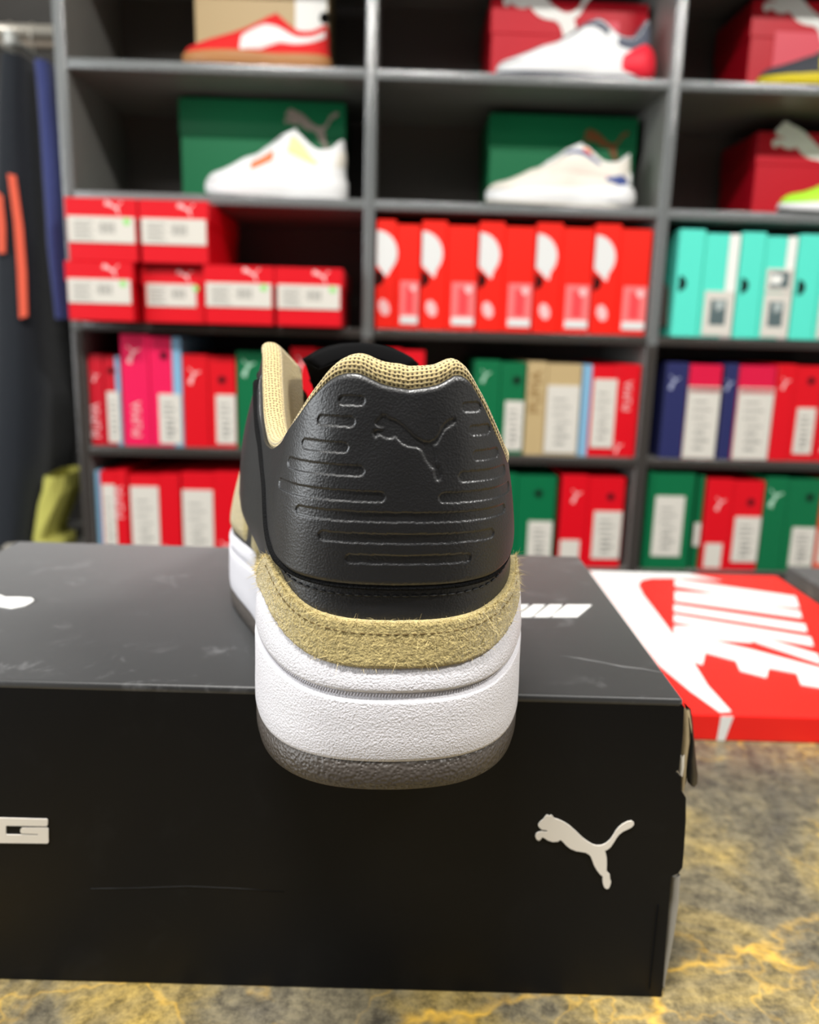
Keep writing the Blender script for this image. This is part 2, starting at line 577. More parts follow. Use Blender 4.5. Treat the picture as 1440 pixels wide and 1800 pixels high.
prism('leaping_cat_print', [topz(x / 3, 920 + y / 3) for x, y in [(-60,352),(0,380),(30,392),(100,392),(165,396),(180,407),(165,420),(130,438),(60,452),(0,442),(-60,430)]], (0, 0, 0.0004), M['white_gloss'], bx)
for t0, t1, b0, b1 in ((200, 400, -50, 180), (460, 630, 215, 435), (690, 875, 465, 690), (930, 1285, 715, 1080)):
    prism('letter_print', [topz(880 + x / 8, 1030 + y / 8) for x, y in ((t0, 273), (t1, 273), (b1, 445), (b0, 445))], (0, 0, 0.0004), M['white_gloss'], bx)
tube('crease', [topz(x, y) for x, y in ((985, 1153), (1020, 1158), (1060, 1165), (1090, 1172), (1130, 1176), (1168, 1183))], [0.0001, 0.0004, 0.0003, 0.0005, 0.0003, 0.0001], mat('crease_grey', srgb(92, 92, 92), 0.6), bx, 6)
tube('crease', [fr(x, y, -0.0001) for x, y in ((160, 1562), (240, 1561), (330, 1558), (420, 1562), (500, 1567))], 0.00025, M['card_black'], bx, 6)

# ------------------------------------------------------------------ red lid with white print
NL_H = 0.0187
NL_Z = COUNTER_Z + NL_H
a = on_z(1025, 1003, NL_Z); b = on_z(1345, 993, NL_Z)
nl = empty('shoebox_cover', 'flat red shoebox lid with big white letters and curved stripe, on the counter', 'box lid', ((a.x + b.x) / 2, 0.67, COUNTER_Z))


def nz(px, py):
    p = on_z(px, py, NL_Z)
    return Vector((p.x - nl.location.x, p.y - nl.location.y, NL_H))


lw = 0.0975
NY0, NY1 = on_z(1300, 1257, NL_Z).y - 0.67, a.y - 0.67
box('lid_tray', -lw, lw, NY0, NY1, 0.0, NL_H, M['red_gloss'], nl, 0.0012, 2)
Z3 = lambda pts: [nz(1000 + x / 3.273, 980 + y / 3.273) for x, y in pts]


def clip_left(pts):
    return [(max(p.x, -lw + 0.001), min(p.y, NY1 - 0.001), p.z) for p in pts]


prism('curved_stripe_print', clip_left(Z3([(60, 66), (640, 50), (880, 135), (760, 125), (600, 118), (480, 118), (420, 130), (400, 160), (430, 220), (500, 310), (590, 430), (605, 455), (720, 610), (800, 740), (935, 888), (870, 892), (700, 770), (520, 620), (400, 500), (290, 370), (210, 265), (75, 85)])), (0, 0, 0.0003), M['white_gloss'], nl)
for pts in ([(610,125),(1305,225),(1325,285),(610,165)], [(610,205),(1330,310),(1342,350),(610,250)], [(880,211),(1325,283),(1327,291),(1060,270),(700,219),(610,207),(610,197),(760,209)]):
    _th = globals().get('_th', 0.0003) + 0.00008
    prism('letter_n_stroke', Z3(pts), (0, 0, _th), M['white_gloss'], nl)
prism('letter_i_print', Z3([(605,272),(1360,385),(1372,430),(605,310)]), (0, 0, 0.00035), M['white_gloss'], nl)
for pts in ([(605,332),(1392,462),(1408,512),(605,372)], [(950,405),(1120,440),(1050,492),(605,458),(605,398)], [(950,415),(1430,560),(1450,615),(1080,492)]):
    _th += 0.00008
    prism('letter_k_stroke', Z3(pts), (0, 0, _th), M['white_gloss'], nl)
prism('letter_e_print', Z3([(605,455),(770,470),(1050,535),(1440,640),(1700,690),(1700,830),(1560,790),(1440,752),(1335,735),(1312,670),(1150,640),(1138,695),(985,655),(962,598),(785,550),(770,620),(720,605)]), (0, 0, 0.0009), M['white_gloss'], nl)
p0, p1 = Z3([(870, 895)])[0], Z3([(935, 890)])[0]
prism('stripe_print', [(p0.x, NY0, NL_H - 0.001), (p1.x, NY0, NL_H - 0.001), (p1.x - 0.004, NY0, 0.0005), (p0.x - 0.001, NY0, 0.0005)], (0, -0.0004, 0), M['white_gloss'], nl)

# dark lid beyond it
dl = empty('shoebox_cover', 'dark grey shoebox lid on the counter beyond the red lettered lid', 'box lid', (0.505, 0.72, COUNTER_Z))
box('lid_tray', -0.097, 0.097, -0.13, 0.135, 0, 0.0185, M['card_dusty'], dl, 0.0015, 2)
box('rim', -0.0975, 0.0975, -0.1305, 0.1355, 0.0, 0.003, mat('brown_black_board', srgb(58, 42, 40), 0.6), dl, 0.0005)

# ------------------------------------------------------------------ shoe form (millimetres in, metres out)
class Form:
    """half outlines at several heights -> wall P(s, z) and column C(s, v); s runs 0 at the heel to +-10 at the toe"""
    N = 400

    def __init__(f, levels, H, T, z0, sole_top, spring, flare=1.0):
        f.zl = np.array([l[0] for l in levels], float)
        f.tab = np.array([f._dense(l[1]) for l in levels])
        f.H, f.T, f.z0k, f.top, f.spring, f.flare = H, T, z0, sole_top, spring, flare
        f.warp = lambda p: p
        f.topmod = lambda s, h: h
        f.shift = 0.0
        f.reach = lambda s: s
        d = f.tab[min(3, len(levels) - 1)]
        seg = np.sqrt((np.diff(d, axis=0) ** 2).sum(1))
        f.arc = np.concatenate([[0], np.cumsum(seg)])

    def _dense(f, pts):
        p = np.array(pts, float)
        q = np.vstack([[-p[1][0], p[1][1]], p, [-p[-2][0], p[-2][1]]])
        out = []
        for k in range(f.N + 1):
            t = k / f.N * (len(p) - 1)
            i = min(int(t), len(p) - 2)
            t -= i
            a, b, c, d = q[i], q[i + 1], q[i + 2], q[i + 3]
            out.append(0.5 * (2 * b + (c - a) * t + (2 * a - 5 * b + 4 * c - d) * t * t + (3 * b - a - 3 * c + d) * t ** 3))
        return np.array(out)

    @staticmethod
    def curve(keys, s):
        k = np.array(keys, float)
        x, y = k[:, 0], k[:, 1]
        m = np.gradient(y, x)
        s = np.clip(np.abs(s), x[0], x[-1])
        i = np.clip(np.searchsorted(x, s, side='right') - 1, 0, len(x) - 2)
        h = x[i + 1] - x[i]
        t = (s - x[i]) / h
        return ((2 * t ** 3 - 3 * t ** 2 + 1) * y[i] + (t ** 3 - 2 * t ** 2 + t) * h * m[i]
                + (-2 * t ** 3 + 3 * t ** 2) * y[i + 1] + (t ** 3 - t ** 2) * h * m[i + 1])

    def P(f, s, z):
        s, z = np.broadcast_arrays(np.asarray(s, float), np.asarray(z, float))
        t = np.clip(np.abs(s) / 10 * f.N, 0, f.N - 1e-6)
        i = t.astype(int)
        w = (t - i)[..., None]
        o = f.tab[:, i] * (1 - w) + f.tab[:, i + 1] * w          # levels, ..., 2
        zz = np.clip(z, f.zl[0], f.zl[-1])
        j = np.clip(np.searchsorted(f.zl, zz, side='right') - 1, 0, len(f.zl) - 2)
        m = np.gradient(o, f.zl, axis=0)
        g = lambda arr, k: np.take_along_axis(arr, k[None, ..., None].repeat(2, -1), 0)[0]
        h = (f.zl[j + 1] - f.zl[j])[..., None]
        q = ((zz - f.zl[j]) / (f.zl[j + 1] - f.zl[j]))[..., None]
        xy = ((2 * q ** 3 - 3 * q ** 2 + 1) * g(o, j) + (q ** 3 - 2 * q ** 2 + q) * h * g(m, j)
              + (-2 * q ** 3 + 3 * q ** 2) * g(o, j + 1) + (q ** 3 - q ** 2) * h * g(m, j + 1))
        x = xy[..., 0] * np.sign(np.where(s == 0, 1, s))
        return f.warp(np.stack([x, xy[..., 1], z], -1))

    def z0(f, s):
        return f.curve(f.z0k, s)

    def topz(f, s):
        s = np.asarray(s, float)
        return f.topmod(s, f.curve(f.H, f.reach(s) - f.shift * np.exp(-(s / 2.5) ** 2)))

    def C(f, s, v):
        s, v = np.broadcast_arrays(np.asarray(s, float), np.asarray(v, float))
        sg = np.sign(np.where(s == 0, 1, s))
        z0 = f.z0(s)
        A = f.P(s, z0 + v * (f.topz(s) - z0))
        base = f.P(s, z0)
        keys = np.array(f.T, float)
        top = np.stack([f.curve(keys[:, [0, 1]], s) * sg, f.curve(keys[:, [0, 2]], s), f.curve(keys[:, [0, 3]], s)], -1)
        top[..., 2] = f.topmod(s, top[..., 2])
        top = f.warp(top)
        ctl = base + (top - base) * np.array([0.18, 0.25, 0.0]) + np.array([0, 0, 1.0]) * ((top[..., 2] - base[..., 2]) * 0.95)[..., None]
        q = v[..., None]
        B = (1 - q) ** 2 * base + 2 * q * (1 - q) * ctl + q * q * top
        w = np.clip((np.abs(s) - 4.9) / 1.3, 0, 1)
        w = (w * w * (3 - 2 * w))[..., None]
        out = A * (1 - w) + B * w
        return out

    def v_of(f, s, z):
        z0 = f.z0(s)
        return (z - z0) / (f.topz(s) - z0)

    def lift(f, s, v, off):
        """column point moved `off` along the outward normal"""
        e, g = 0.01, 0.004
        p = f.C(s, v)
        du = f.C(s + e, v) - f.C(s - e, v)
        dv = f.C(s, v + g) - f.C(s, v - g)
        n = np.cross(du, dv)
        n /= np.linalg.norm(n, axis=-1, keepdims=True) + 1e-12
        return p + n * np.asarray(off)[..., None]

    def u_of(f, s):
        return np.sign(s) * np.interp(np.abs(s), np.linspace(0, 10, f.N + 1), f.arc)

    def s_of(f, u):
        return np.sign(u) * np.interp(np.abs(u), f.arc, np.linspace(0, 10, f.N + 1))


def mm(name, V, m, parent, **kw):
    return grid_mesh(name, np.asarray(V) * 0.001, m, parent, **kw)


def patch(f, name, m, parent, s0, s1, lo, hi, ns, nv, off=1.2, edge=0.06, relief=None, ends=True):
    """a piece laid on the wall between v = lo(s) and v = hi(s), standing `off` mm proud, with turned-down edges"""
    s = np.linspace(s0, s1, ns)
    k = np.linspace(0, 1, nv)
    S, K = np.meshgrid(s, k, indexing='ij')
    LO, HI = lo(S), hi(S)
    Vv = LO + (HI - LO) * K
    d = np.minimum(K, 1 - K) / edge
    if ends:
        d = np.minimum(d, np.minimum(S - s0, s1 - S) / (s1 - s0) / edge * 1.5)
    ramp = np.clip(d, 0, 1)
    o = off * np.sqrt(1 - (1 - ramp) ** 2) - 0.25 * (ramp <= 0)
    if relief is not None:
        o = o + relief(S, Vv)
    return mm(name, f.lift(S, Vv, o), m, parent)


def sole_ring(f, name, m, parent, prof, ns=160, cap_low=False, cap_high=False, s_lo=-10.0, s_hi=10.0):
    """prof: list of (inset mm, function of s -> z)"""
    s = np.linspace(s_lo, s_hi, ns, endpoint=False)
    rows = []
    for inset, zf in prof:
        z = zf(s)
        p = f.P(s, np.full_like(s, f.zl[0]))
        e = 0.02
        t = f.P(s + e, np.full_like(s, f.zl[0])) - f.P(s - e, np.full_like(s, f.zl[0]))
        t[0] = f.P(np.array([9.98]), f.zl[0])[0] - f.P(np.array([-9.98]), f.zl[0])[0]
        t[0] *= -1
        n = np.stack([t[:, 1], -t[:, 0], 0 * t[:, 0]], -1)
        n /= np.linalg.norm(n, axis=-1, keepdims=True) + 1e-9
        q = p + n * (-inset if np.isscalar(inset) else -inset(s)[:, None])
        q[:, 2] = z
        rows.append(q)
    V = np.stack(rows, 1)
    if cap_low:
        c = V[:, :1].copy(); c[..., 0] *= 0.02; c[..., 1] = 140 + (c[..., 1] - 140) * 0.9
        V = np.concatenate([c, V], 1)
    if cap_high:
        c = V[:, -1:].copy(); c[..., 0] *= 0.02; c[..., 1] = 140 + (c[..., 1] - 140) * 0.9
        V = np.concatenate([V, c], 1)
    return mm(name, V, m, parent, close_u=True)


def shoe_body(f, name, m, parent, ns=150, nv=26):
    s = np.linspace(-10, 10, ns)
    S, K = np.meshgrid(s, np.linspace(0, 1, nv), indexing='ij')
    return mm(name, f.C(S, K), m, parent)


def shoe_lining(f, name, m, parent, s_end=5.9, rise=lambda s: 3.5 + 0 * s, pad=4.2, depth=48.0, ns=120, out=lambda s: 0 * s):
    """padded collar: leaves the outer wall just under its top, rolls over and goes down inside"""
    s = np.linspace(-s_end, s_end, ns)
    ztop = f.topz(s)
    base = f.lift(s, np.full_like(s, 0.995), out(s))
    cen = np.array([0.0, 70.0])
    e = 0.03
    t = f.lift(s + e, np.full_like(s, 0.98), np.zeros_like(s)) - f.lift(s - e, np.full_like(s, 0.98), np.zeros_like(s))
    t[:, 2] = 0
    n = np.stack([t[:, 1], -t[:, 0], 0 * t[:, 0]], -1)
    n /= np.linalg.norm(n, axis=-1, keepdims=True) + 1e-9
    rows = []
    r = rise(s)
    prof = [(-0.8, -2.5)]
    for a in np.linspace(0, math.pi, 11):
        prof.append((None, a))
    for k in (0.25, 0.55, 0.8, 1.0):
        prof.append(('in', k))
    for x, y in prof:
        if x is None:
            off = -pad + pad * math.cos(y) + 0.55 * math.sin(y)
            q = base + n * off
            q[:, 2] = ztop + r * (math.sin(y) ** 0.7)
        elif x == 'in':
            q = base + n * (-2 * pad - 1.5 * math.sin(y * math.pi))
            q[:, 2] = ztop * (1 - y) + np.minimum(depth, ztop - 6) * y
        else:
            q = base + n * x
            q[:, 2] = ztop + y
        rows.append(q)
    return mm(name, np.stack(rows, 1), m, parent, uv=True)


def shoe_tongue(name, m, parent, pts, th=5.0, nx=15, dx=0.0):
    """pts: list of (y, z, halfwidth) along the tongue, tip first"""
    V = []
    P = np.array(pts, float)
    for i, (y, z, w) in enumerate(P):
        row = []
        for side in (1, -1):
            for k in range(nx):
                q = -1 + 2 * k / (nx - 1)
                if side < 0:
                    q = -q
                row.append((q * w + dx, y + 1.0 * abs(q) ** 2, z - 5.0 * q * q + side * th / 2 * math.sqrt(max(0, 1 - q * q)) * (0.25 if i == 0 else 1)))
        V.append(row)
    return mm(name, V, m, parent, close_v=True)


def shoe_laces(name, m, parent, rows, r=1.6, dx=0.0):
    """rows: (y, z, half width)"""
    for y, z, w in rows:
        tube(name, [((q * w + dx) * .001, (y + 3 * q) * .001, (z + 3.2 - 6.5 * abs(q) ** 2.2) * .001) for q in np.linspace(-1, 1, 9)], r * .001, m, parent, 6)


def shoe_insole(f, name, m, parent, z=44.0):
    s = np.linspace(-7.5, 7.5, 60)
    p = f.P(s, np.full_like(s, f.zl[0]))
    V = np.stack([p * [0.86, 0.97, 0] + [0, 3, z], p * [0.02, 0.97, 0] + [0, 3, z]], 1)
    return mm(name, V, m, parent)


# ------------------------------------------------------------------ the black leather sneaker on the box
LV = [
    (0.0,   [(0, 0), (21.0, 3.8), (34.9, 16.6), (42.5, 40), (44.4, 75), (42.5, 110), (50, 150), (54, 190), (49, 235), (29, 270), (0, 285)]),
    (36.0,  [(0, 2.5), (20.2, 6.1), (33.6, 18.2), (41.2, 40.5), (43.2, 75), (41.5, 110), (48, 150), (52, 190), (47, 235), (27, 267), (0, 282)]),
    (58.0,  [(0, 5.0), (19.4, 8.1), (31.4, 18.8), (37.4, 39), (38.0, 73), (38.5, 110), (44, 150), (48, 190), (43, 232), (25, 262), (0, 276)]),
    (78.0,  [(0, 5.0), (18.6, 7.8), (29.6, 17.5), (34.8, 36), (35.2, 70), (37.2, 108), (40, 146), (44, 186), (39, 228), (23, 258), (0, 272)]),
    (100.0, [(0, 6.5), (17.4, 9.2), (27.0, 18.5), (31.0, 36), (32.0, 68), (34.5, 103), (36, 140), (40, 180), (36, 222), (21, 252), (0, 266)]),
    (126.0, [(0, 9.0), (15.8, 11.6), (23.6, 20), (27.0, 36), (28.5, 66), (30.0, 97), (32, 132), (36, 170), (32, 212), (18, 242), (0, 256)]),
]
TOPLINE = [(0, 113.6), (0.4, 114.8), (0.77, 117.4), (1.1, 116.6), (1.65, 110), (2.15, 103), (2.8, 96), (3.4, 91.5), (3.7, 92), (4.0, 97), (4.35, 107), (4.75, 117), (5.1, 119), (5.5, 116), (6, 104), (7, 84), (8, 70), (9, 60), (10, 54)]
EYE = [(0, 0, 0, 113), (4.9, 29, 95, 120), (5.5, 20, 120, 115.5), (6, 14, 140, 103), (7, 9.5, 178, 83), (7.6, 0.5, 196, 74), (8, 0, 206, 69), (9, 0, 230, 60), (10, 0, 248, 54)]
SOLE_TOP = [(0, 37.6), (0.8, 38.0), (1.4, 39.8), (2.0, 43.2), (2.6, 47.2), (3.1, 49.3), (3.6, 49.0), (4.2, 45), (5, 40.5), (6.5, 35), (8, 33), (10, 33)]
SPRING = [(0, 0), (4, 0), (6.9, 0), (7.0, 0), (8.5, 3), (10, 9)]
HF = Form(LV, TOPLINE, EYE, [(0, 34.5), (3, 36), (5, 36), (7, 33), (10, 36)], SOLE_TOP, SPRING)



def _ss(x):
    x = np.clip(x, 0, 1)
    return x * x * (3 - 2 * x)


def hero_warp(p):
    """curved last of a right shoe: the forefoot swings to the inner side, outer heel side flares"""
    q = p.copy()
    y = p[..., 1]
    bend = np.where(y > 60, 13.0 * (np.clip((y - 60) / 98.0, 0, 1.6)) ** 1.6, 0.0)
    bend = np.minimum(bend, 13.0 + 7 * np.clip((y - 158) / 130, 0, 1))
    z = p[..., 2]
    left_low = 3.5 * _ss((y - 50) / 70)
    left_high = _ss((y - 24) / 72) * (14.0 - 3.0 * _ss((z - 80) / 40))
    k = _ss((z - 42) / 22)
    side = np.where(p[..., 0] > 0, 2.0 * _ss((y - 12) / 60), -left_low * (1 - k) - left_high * k) * np.clip(np.abs(p[..., 0]) / 20, 0, 1)
    q[..., 0] = p[..., 0] + side - bend
    return q


HF.warp = hero_warp
HF.shift = 0.15
HF.reach = lambda s: np.where((s > 0.8) & (s < 2.7), 0.8 + (s - 0.8) * 1.42, np.where((s >= 2.7) & (s < 3.9), 3.498 + (s - 2.7) * 0.335, s))
HF.topmod = lambda s, h: h - np.where(s > 0, 17.0 * _ss((s - 3.5) / 0.9) * (1 - _ss((s - 6.0) / 1.6)), 0)
SHOE_YAW = math.radians(4.0)
hero = empty('sneaker', 'black leather sneaker seen from its heel, tan suede band and thick white sole', 'sneaker', (-0.0030, 0.2095, BOX_TOP), SHOE_YAW)
spr = lambda s: Form.curve(SPRING, s)
def asym(s):
    """the inner side reaches its features a little nearer the heel"""
    a = np.abs(s)
    return np.where(s < 0, np.where(a < 2.6, a * 1.2, a + 0.52 * np.clip((5 - a) / 2.4, 0, 1)), a)


stop = lambda s: Form.curve(SOLE_TOP, asym(s))
sole_ring(HF, 'outsole', M['outsole'], hero, [(3.2, lambda s: 0.1 + spr(s)), (1.7, lambda s: 0.25 + spr(s)), (0.8, lambda s: 1.1 + spr(s)), (0.35, lambda s: 3.0 + spr(s)), (0.3, lambda s: 9.6 + spr(s)), (0.9, lambda s: 9.9 + spr(s))], 240, cap_low=True)
g0 = lambda s: 27.9 + (stop(s) - 37.6) * 0.45 + spr(s) * .5
sole_ring(HF, 'midsole', M['midsole'], hero, [(1.2, lambda s: 9.4 + spr(s)), (0.25, lambda s: 9.8 + spr(s)), (0.0, lambda s: 10.8 + spr(s)), (0.0, lambda s: 16 + spr(s) * .8), (0.15, lambda s: 22 + spr(s) * .6), (0.2, lambda s: g0(s) - 0.9),
          (0.35, lambda s: g0(s) - 0.2), (1.0, lambda s: g0(s) + 0.1), (1.35, lambda s: g0(s) + 0.7), (1.45, lambda s: g0(s) + 2.0), (1.2, lambda s: g0(s) + 2.3), (0.5, lambda s: g0(s) + 2.6), (0.3, lambda s: g0(s) + 3.4),
          (0.7, lambda s: g0(s) + 0.55 * (stop(s) - g0(s))), (1.3, lambda s: stop(s) - 1.6), (1.9, lambda s: stop(s) - 0.5), (3.0, lambda s: stop(s)), (7.0, lambda s: stop(s) - 0.3)], 320, cap_high=True)
# rope-textured bead lying in the groove
bead_s = np.linspace(-4.2, 4.2, 210)
bp = HF.P(bead_s, 0.0)
bt = np.gradient(bp, axis=0)
bn = np.stack([bt[:, 1], -bt[:, 0], 0 * bt[:, 0]], -1)
bn /= np.linalg.norm(bn, axis=1, keepdims=True)
bm = bmesh.new()
for i in range(0, 209):
    q = bp[i] - bn[i] * 1.35
    t_ = bt[i] / np.linalg.norm(bt[i])
    zc = float(g0(np.array([bead_s[i]]))[0]) + 1.35
    vs = []
    for du, dz, dn in ((-0.42, -0.6, 0.0), (0.05, -0.6, 0.0), (0.42, 0.6, 0.0), (-0.05, 0.6, 0.0), (0.0, 0.0, 0.45)):
        w_ = q + t_ * du + bn[i] * dn
        vs.append(bm.verts.new((w_[0] * .001, w_[1] * .001, (zc + dz) * .001)))
    for a_, b_ in ((0, 1), (1, 2), (2, 3), (3, 0)):
        bm.faces.new((vs[a_], vs[b_], vs[4]))
tag(bm_obj('rope_bead', bm, M['midsole'], hero), kind='stuff')

shoe_body(HF, 'upper', M['leather'], hero, 260, 40)
RISE = lambda s: Form.curve([(0, 5.4), (0.6, 4.4), (1.1, 3.0), (1.8, 2.4), (3, 2.6), (3.6, 2.4), (4.2, 3.0), (5, 3.5), (6, 3)], s)
shoe_lining(HF, 'collar_lining', M['lining'], hero, 5.75, RISE, 3.6, 46, 220, lambda s: 0.5 + 1.5 * _ss((s - 1.0) / 0.9) * (1 - _ss((s - 3.4) / 0.6)))
shoe_insole(HF, 'insole', M['insole'], hero, 44)
shoe_tongue('tongue', M['tongue'], hero, [(107, 117.5, 17), (108, 119.5, 20.5), (111, 120.5, 22), (118, 119, 22), (130, 113, 21), (145, 102.5, 19), (162, 93.5, 17), (180, 84, 14), (194, 77, 10)], dx=-9.0)
shoe_laces('lace', M['tongue'], hero, [(128, 118, 20), (141, 109, 18), (154, 101, 16), (167, 94, 14), (180, 87, 12)], dx=-12.0)

# suede band between sole and leather
BAND_HI = [(0, 50.2), (0.8, 50.6), (1.4, 52.0), (2.0, 55.0), (2.6, 58.5), (2.95, 60.2), (3.25, 59.2), (3.55, 52), (4.1, 46.5), (5.6, 43)]
BAND_LO = [(0, 36.6), (0.8, 37.0), (1.4, 38.8), (2.0, 42.2), (2.6, 46.2), (3.1, 48.3), (3.6, 47.6), (4.2, 44), (5, 39.5), (5.6, 37.5)]
vhi = lambda s: HF.v_of(s, Form.curve(BAND_HI, asym(s)) + np.where(s < 0, 1.5, -1.8) * _ss((np.abs(s) - 1.4) / 1.2))
vlo = lambda s: HF.v_of(s, Form.curve(BAND_LO, asym(s)))
patch(HF, 'suede_band', M['suede'], hero, -5.4, 5.4, vlo, vhi, 260, 26, 2.0, 0.10, relief=lambda S, V: rng.normal(0, 0.10, S.shape))
# suede side overlays at the waist
for sg in (-1, 1):
    a, b = (5.6, 7.2) if sg > 0 else (-7.2, -5.6)
    patch(HF, 'suede_overlay', M['suede'], hero, a, b, lambda S: 0.02 + 0 * S, lambda S: 0.56 + 0.0 * S, 40, 24, 1.6, 0.08)
# fibres standing on the suede
bm = bmesh.new()
def fibre(p, d, l, w):
    p, d = Vector(p), Vector(d).normalized()
    side = d.cross(Vector((rng.normal(), rng.normal(), rng.normal()))).normalized() * w
    bend = Vector((rng.normal(), rng.normal(), rng.normal() - 0.4)) * 0.28
    prev = None
    for k in range(4):
        q = p + (d + bend * k * 0.5) * (l * k / 3)
        ww = side * (1 - k / 3.6)
        cur = (bm.verts.new((q - ww) * .001), bm.verts.new((q + ww) * .001))
        if prev:
            bm.faces.new((prev[0], prev[1], cur[1], cur[0]))
        prev = cur
NF = 7000
fs_ = rng.uniform(-4.6, 4.6, NF)
fk = np.where(rng.random(NF) < 0.4, 1 - np.abs(rng.normal(0, 0.05, NF)), np.where(rng.random(NF) < 0.35, rng.normal(0.62, 0.05, NF), rng.random(NF)))
fk = np.clip(fk, 0.03, 0.985)
fv = vlo(fs_) + (vhi(fs_) - vlo(fs_)) * fk
fp0 = HF.lift(fs_, fv, np.full(NF, 1.6))
fp1 = HF.lift(fs_, fv, np.full(NF, 2.6))
for i in range(NF):
    d = fp1[i] - fp0[i] + np.array([rng.normal(0, .9), rng.normal(0, .5), rng.normal(-0.1, .8) + (0.5 if fk[i] > .93 else 0)])
    fibre(fp0[i], d, float(np.clip(rng.exponential(0.85), 0.4, 3.6)), 0.07)
tag(bm_obj('suede_fibre', bm, M['suede_fibre'], hero), kind='stuff')

# embossed heel panel
def poly_sdf(px, pz, poly):
    """signed distance, negative inside"""
    P = np.array(poly)
    Q = np.roll(P, -1, 0)
    d = np.full(px.shape, 1e9)
    ins = np.zeros(px.shape, bool)
    for (ax, az), (bx_, bz) in zip(P, Q):
        ex, ez = bx_ - ax, bz - az
        t = np.clip(((px - ax) * ex + (pz - az) * ez) / (ex * ex + ez * ez + 1e-12), 0, 1)
        d = np.minimum(d, np.hypot(px - ax - t * ex, pz - az - t * ez))
        c = ((az > pz) != (bz > pz)) & (px < ex * (pz - az) / (ez + (1e-12 if ez >= 0 else -1e-12)) + ax)
        ins ^= c
    return np.where(ins, -d, d)


BARS = [(-17.2, -9.5, 109.5, 1.35), (18.0, 24.8, 108.2, 1.35), (-23.2, -12.0, 104.0, 1.4), (20.0, 28.8, 102.0, 1.4), (-28.5, -13.5, 97.2, 1.45), (21.0, 33.0, 95.2, 1.45),
        (-34.8, -9.0, 91.3, 1.5), (16.5, 38.0, 89.8, 1.5), (-40.2, -3.2, 84.6, 1.5), (11.0, 42.0, 84.4, 1.5), (-28.2, 35.0, 79.2, 1.4), (-20.5, 28.0, 73.4, 1.4), (-13.2, 20.0, 67.6, 1.35)]
CAT_U, CAT_Z, CAT_W = -7.2, 88.8, 23.2
#CALIB


def heel_relief(S, V):
    z0 = HF.z0(S)
    Z = z0 + V * (HF.topz(S) - z0)
    U = HF.u_of(S)
    r = np.zeros(S.shape)
    for u0, u1, z, h in BARS:
        cx, hw = (u0 + u1) / 2, (u1 - u0) / 2
        dx = np.maximum(np.abs(U - cx) - (hw - h), 0)
        d = np.hypot(dx, Z - z) - h
        r = np.minimum(r, -0.36 * _ss(0.5 - (d - 0.15) / 0.8))
        r = np.maximum(r, np.where((d > 0) & (d < 1.2), 0.10 * np.sin(np.clip(d / 1.2, 0, 1) * math.pi), r))
    near = (U > CAT_U - 2) & (U < CAT_U + CAT_W + 2) & (Z > CAT_Z - 2) & (Z < CAT_Z + CAT_W * .78 + 2)
    d = np.full(S.shape, 9.0)
    d[near] = poly_sdf(U[near], Z[near], [(CAT_U + a * CAT_W, CAT_Z + b * CAT_W) for a, b in CAT])
    r = np.minimum(r, -0.40 * _ss(0.5 - d / 0.8))
    # soft dents of a pressed, padded leather
    r += 0.25 * np.sin(U * 0.33 + 1.3) * np.sin(Z * 0.21) * np.clip((Z - 70) / 30, 0, 1) * 0.6
    return r


PAN_LO = [(0, 59.6), (1.0, 60.0), (1.8, 61.4), (2.4, 64.5), (2.8, 69), (3.2, 78), (3.7, 87), (4.2, 99), (4.7, 113)]
plo = lambda s: np.minimum(HF.v_of(s, Form.curve(PAN_LO, s)), 0.93)
patch(HF, 'heel_panel', M['leather'], hero, -4.55, 4.55, plo, lambda s: np.full_like(s, 0.992), 620, 190, 1.7, 0.035, relief=heel_relief)
es = np.linspace(-4.6, 4.6, 150)
edge_pts = HF.lift(es, plo(es) - 0.004, np.full_like(es, 0.7)) * .001
er = [0.0007 + 0.0012 * float(_ss((-s - 1.6) / 0.9)) for s in es]
tube('panel_edge', edge_pts, er, M['leather_edge'], hero, 8)


def stitches(name, m, s0, s1, vf, off, step=2.6, ln=1.9, r=0.35, parent=hero):
    s = np.linspace(s0, s1, 400)
    p = HF.lift(s, vf(s), np.full_like(s, off))
    L = np.concatenate([[0], np.cumsum(np.linalg.norm(np.diff(p, axis=0), axis=1))])
    bm = bmesh.new()
    a = 0.0
    while a + ln < L[-1]:
        A, B = [np.array([np.interp(x, L, p[:, k]) for k in range(3)]) for x in (a, a + ln)]
        t = Vector(B - A).normalized()
        sd = t.cross(Vector((0, 0, 1))).normalized() * r
        up = sd.cross(t)
        rings = []
        for q, k in ((A, 0.5), ((A + B) / 2, 1.0), (B, 0.5)):
            c = Vector(q)
            rings.append([bm.verts.new((c + (sd * math.cos(h) + up * math.sin(h)) * k) * .001) for h in np.linspace(0, 2 * math.pi, 6, endpoint=False)])
        for i in range(2):
            for h in range(6):
                bm.faces.new((rings[i][h], rings[i][(h + 1) % 6], rings[i + 1][(h + 1) % 6], rings[i + 1][h]))
        bm.faces.new(rings[0][::-1]); bm.faces.new(rings[-1])
        a += step
    return tag(bm_obj(name, bm, m, parent), kind='stuff')


stitches('stitching', M['thread'], -3.6, 3.2, lambda s: plo(s) - 0.034, 0.25)
stitches('stitching', M['thread'], -5.2, -3.0, lambda s: HF.v_of(s, Form.curve([(3.0, 74), (3.4, 84), (4, 98), (4.6, 110), (5.2, 112)], s)) - 0.02, 0.25)
stitches('suede_stitching', M['thread_tan'], -2.6, 2.6, lambda s: vlo(s) + (vhi(s) - vlo(s)) * 0.74, 1.95, 2.4, 1.7, 0.3)

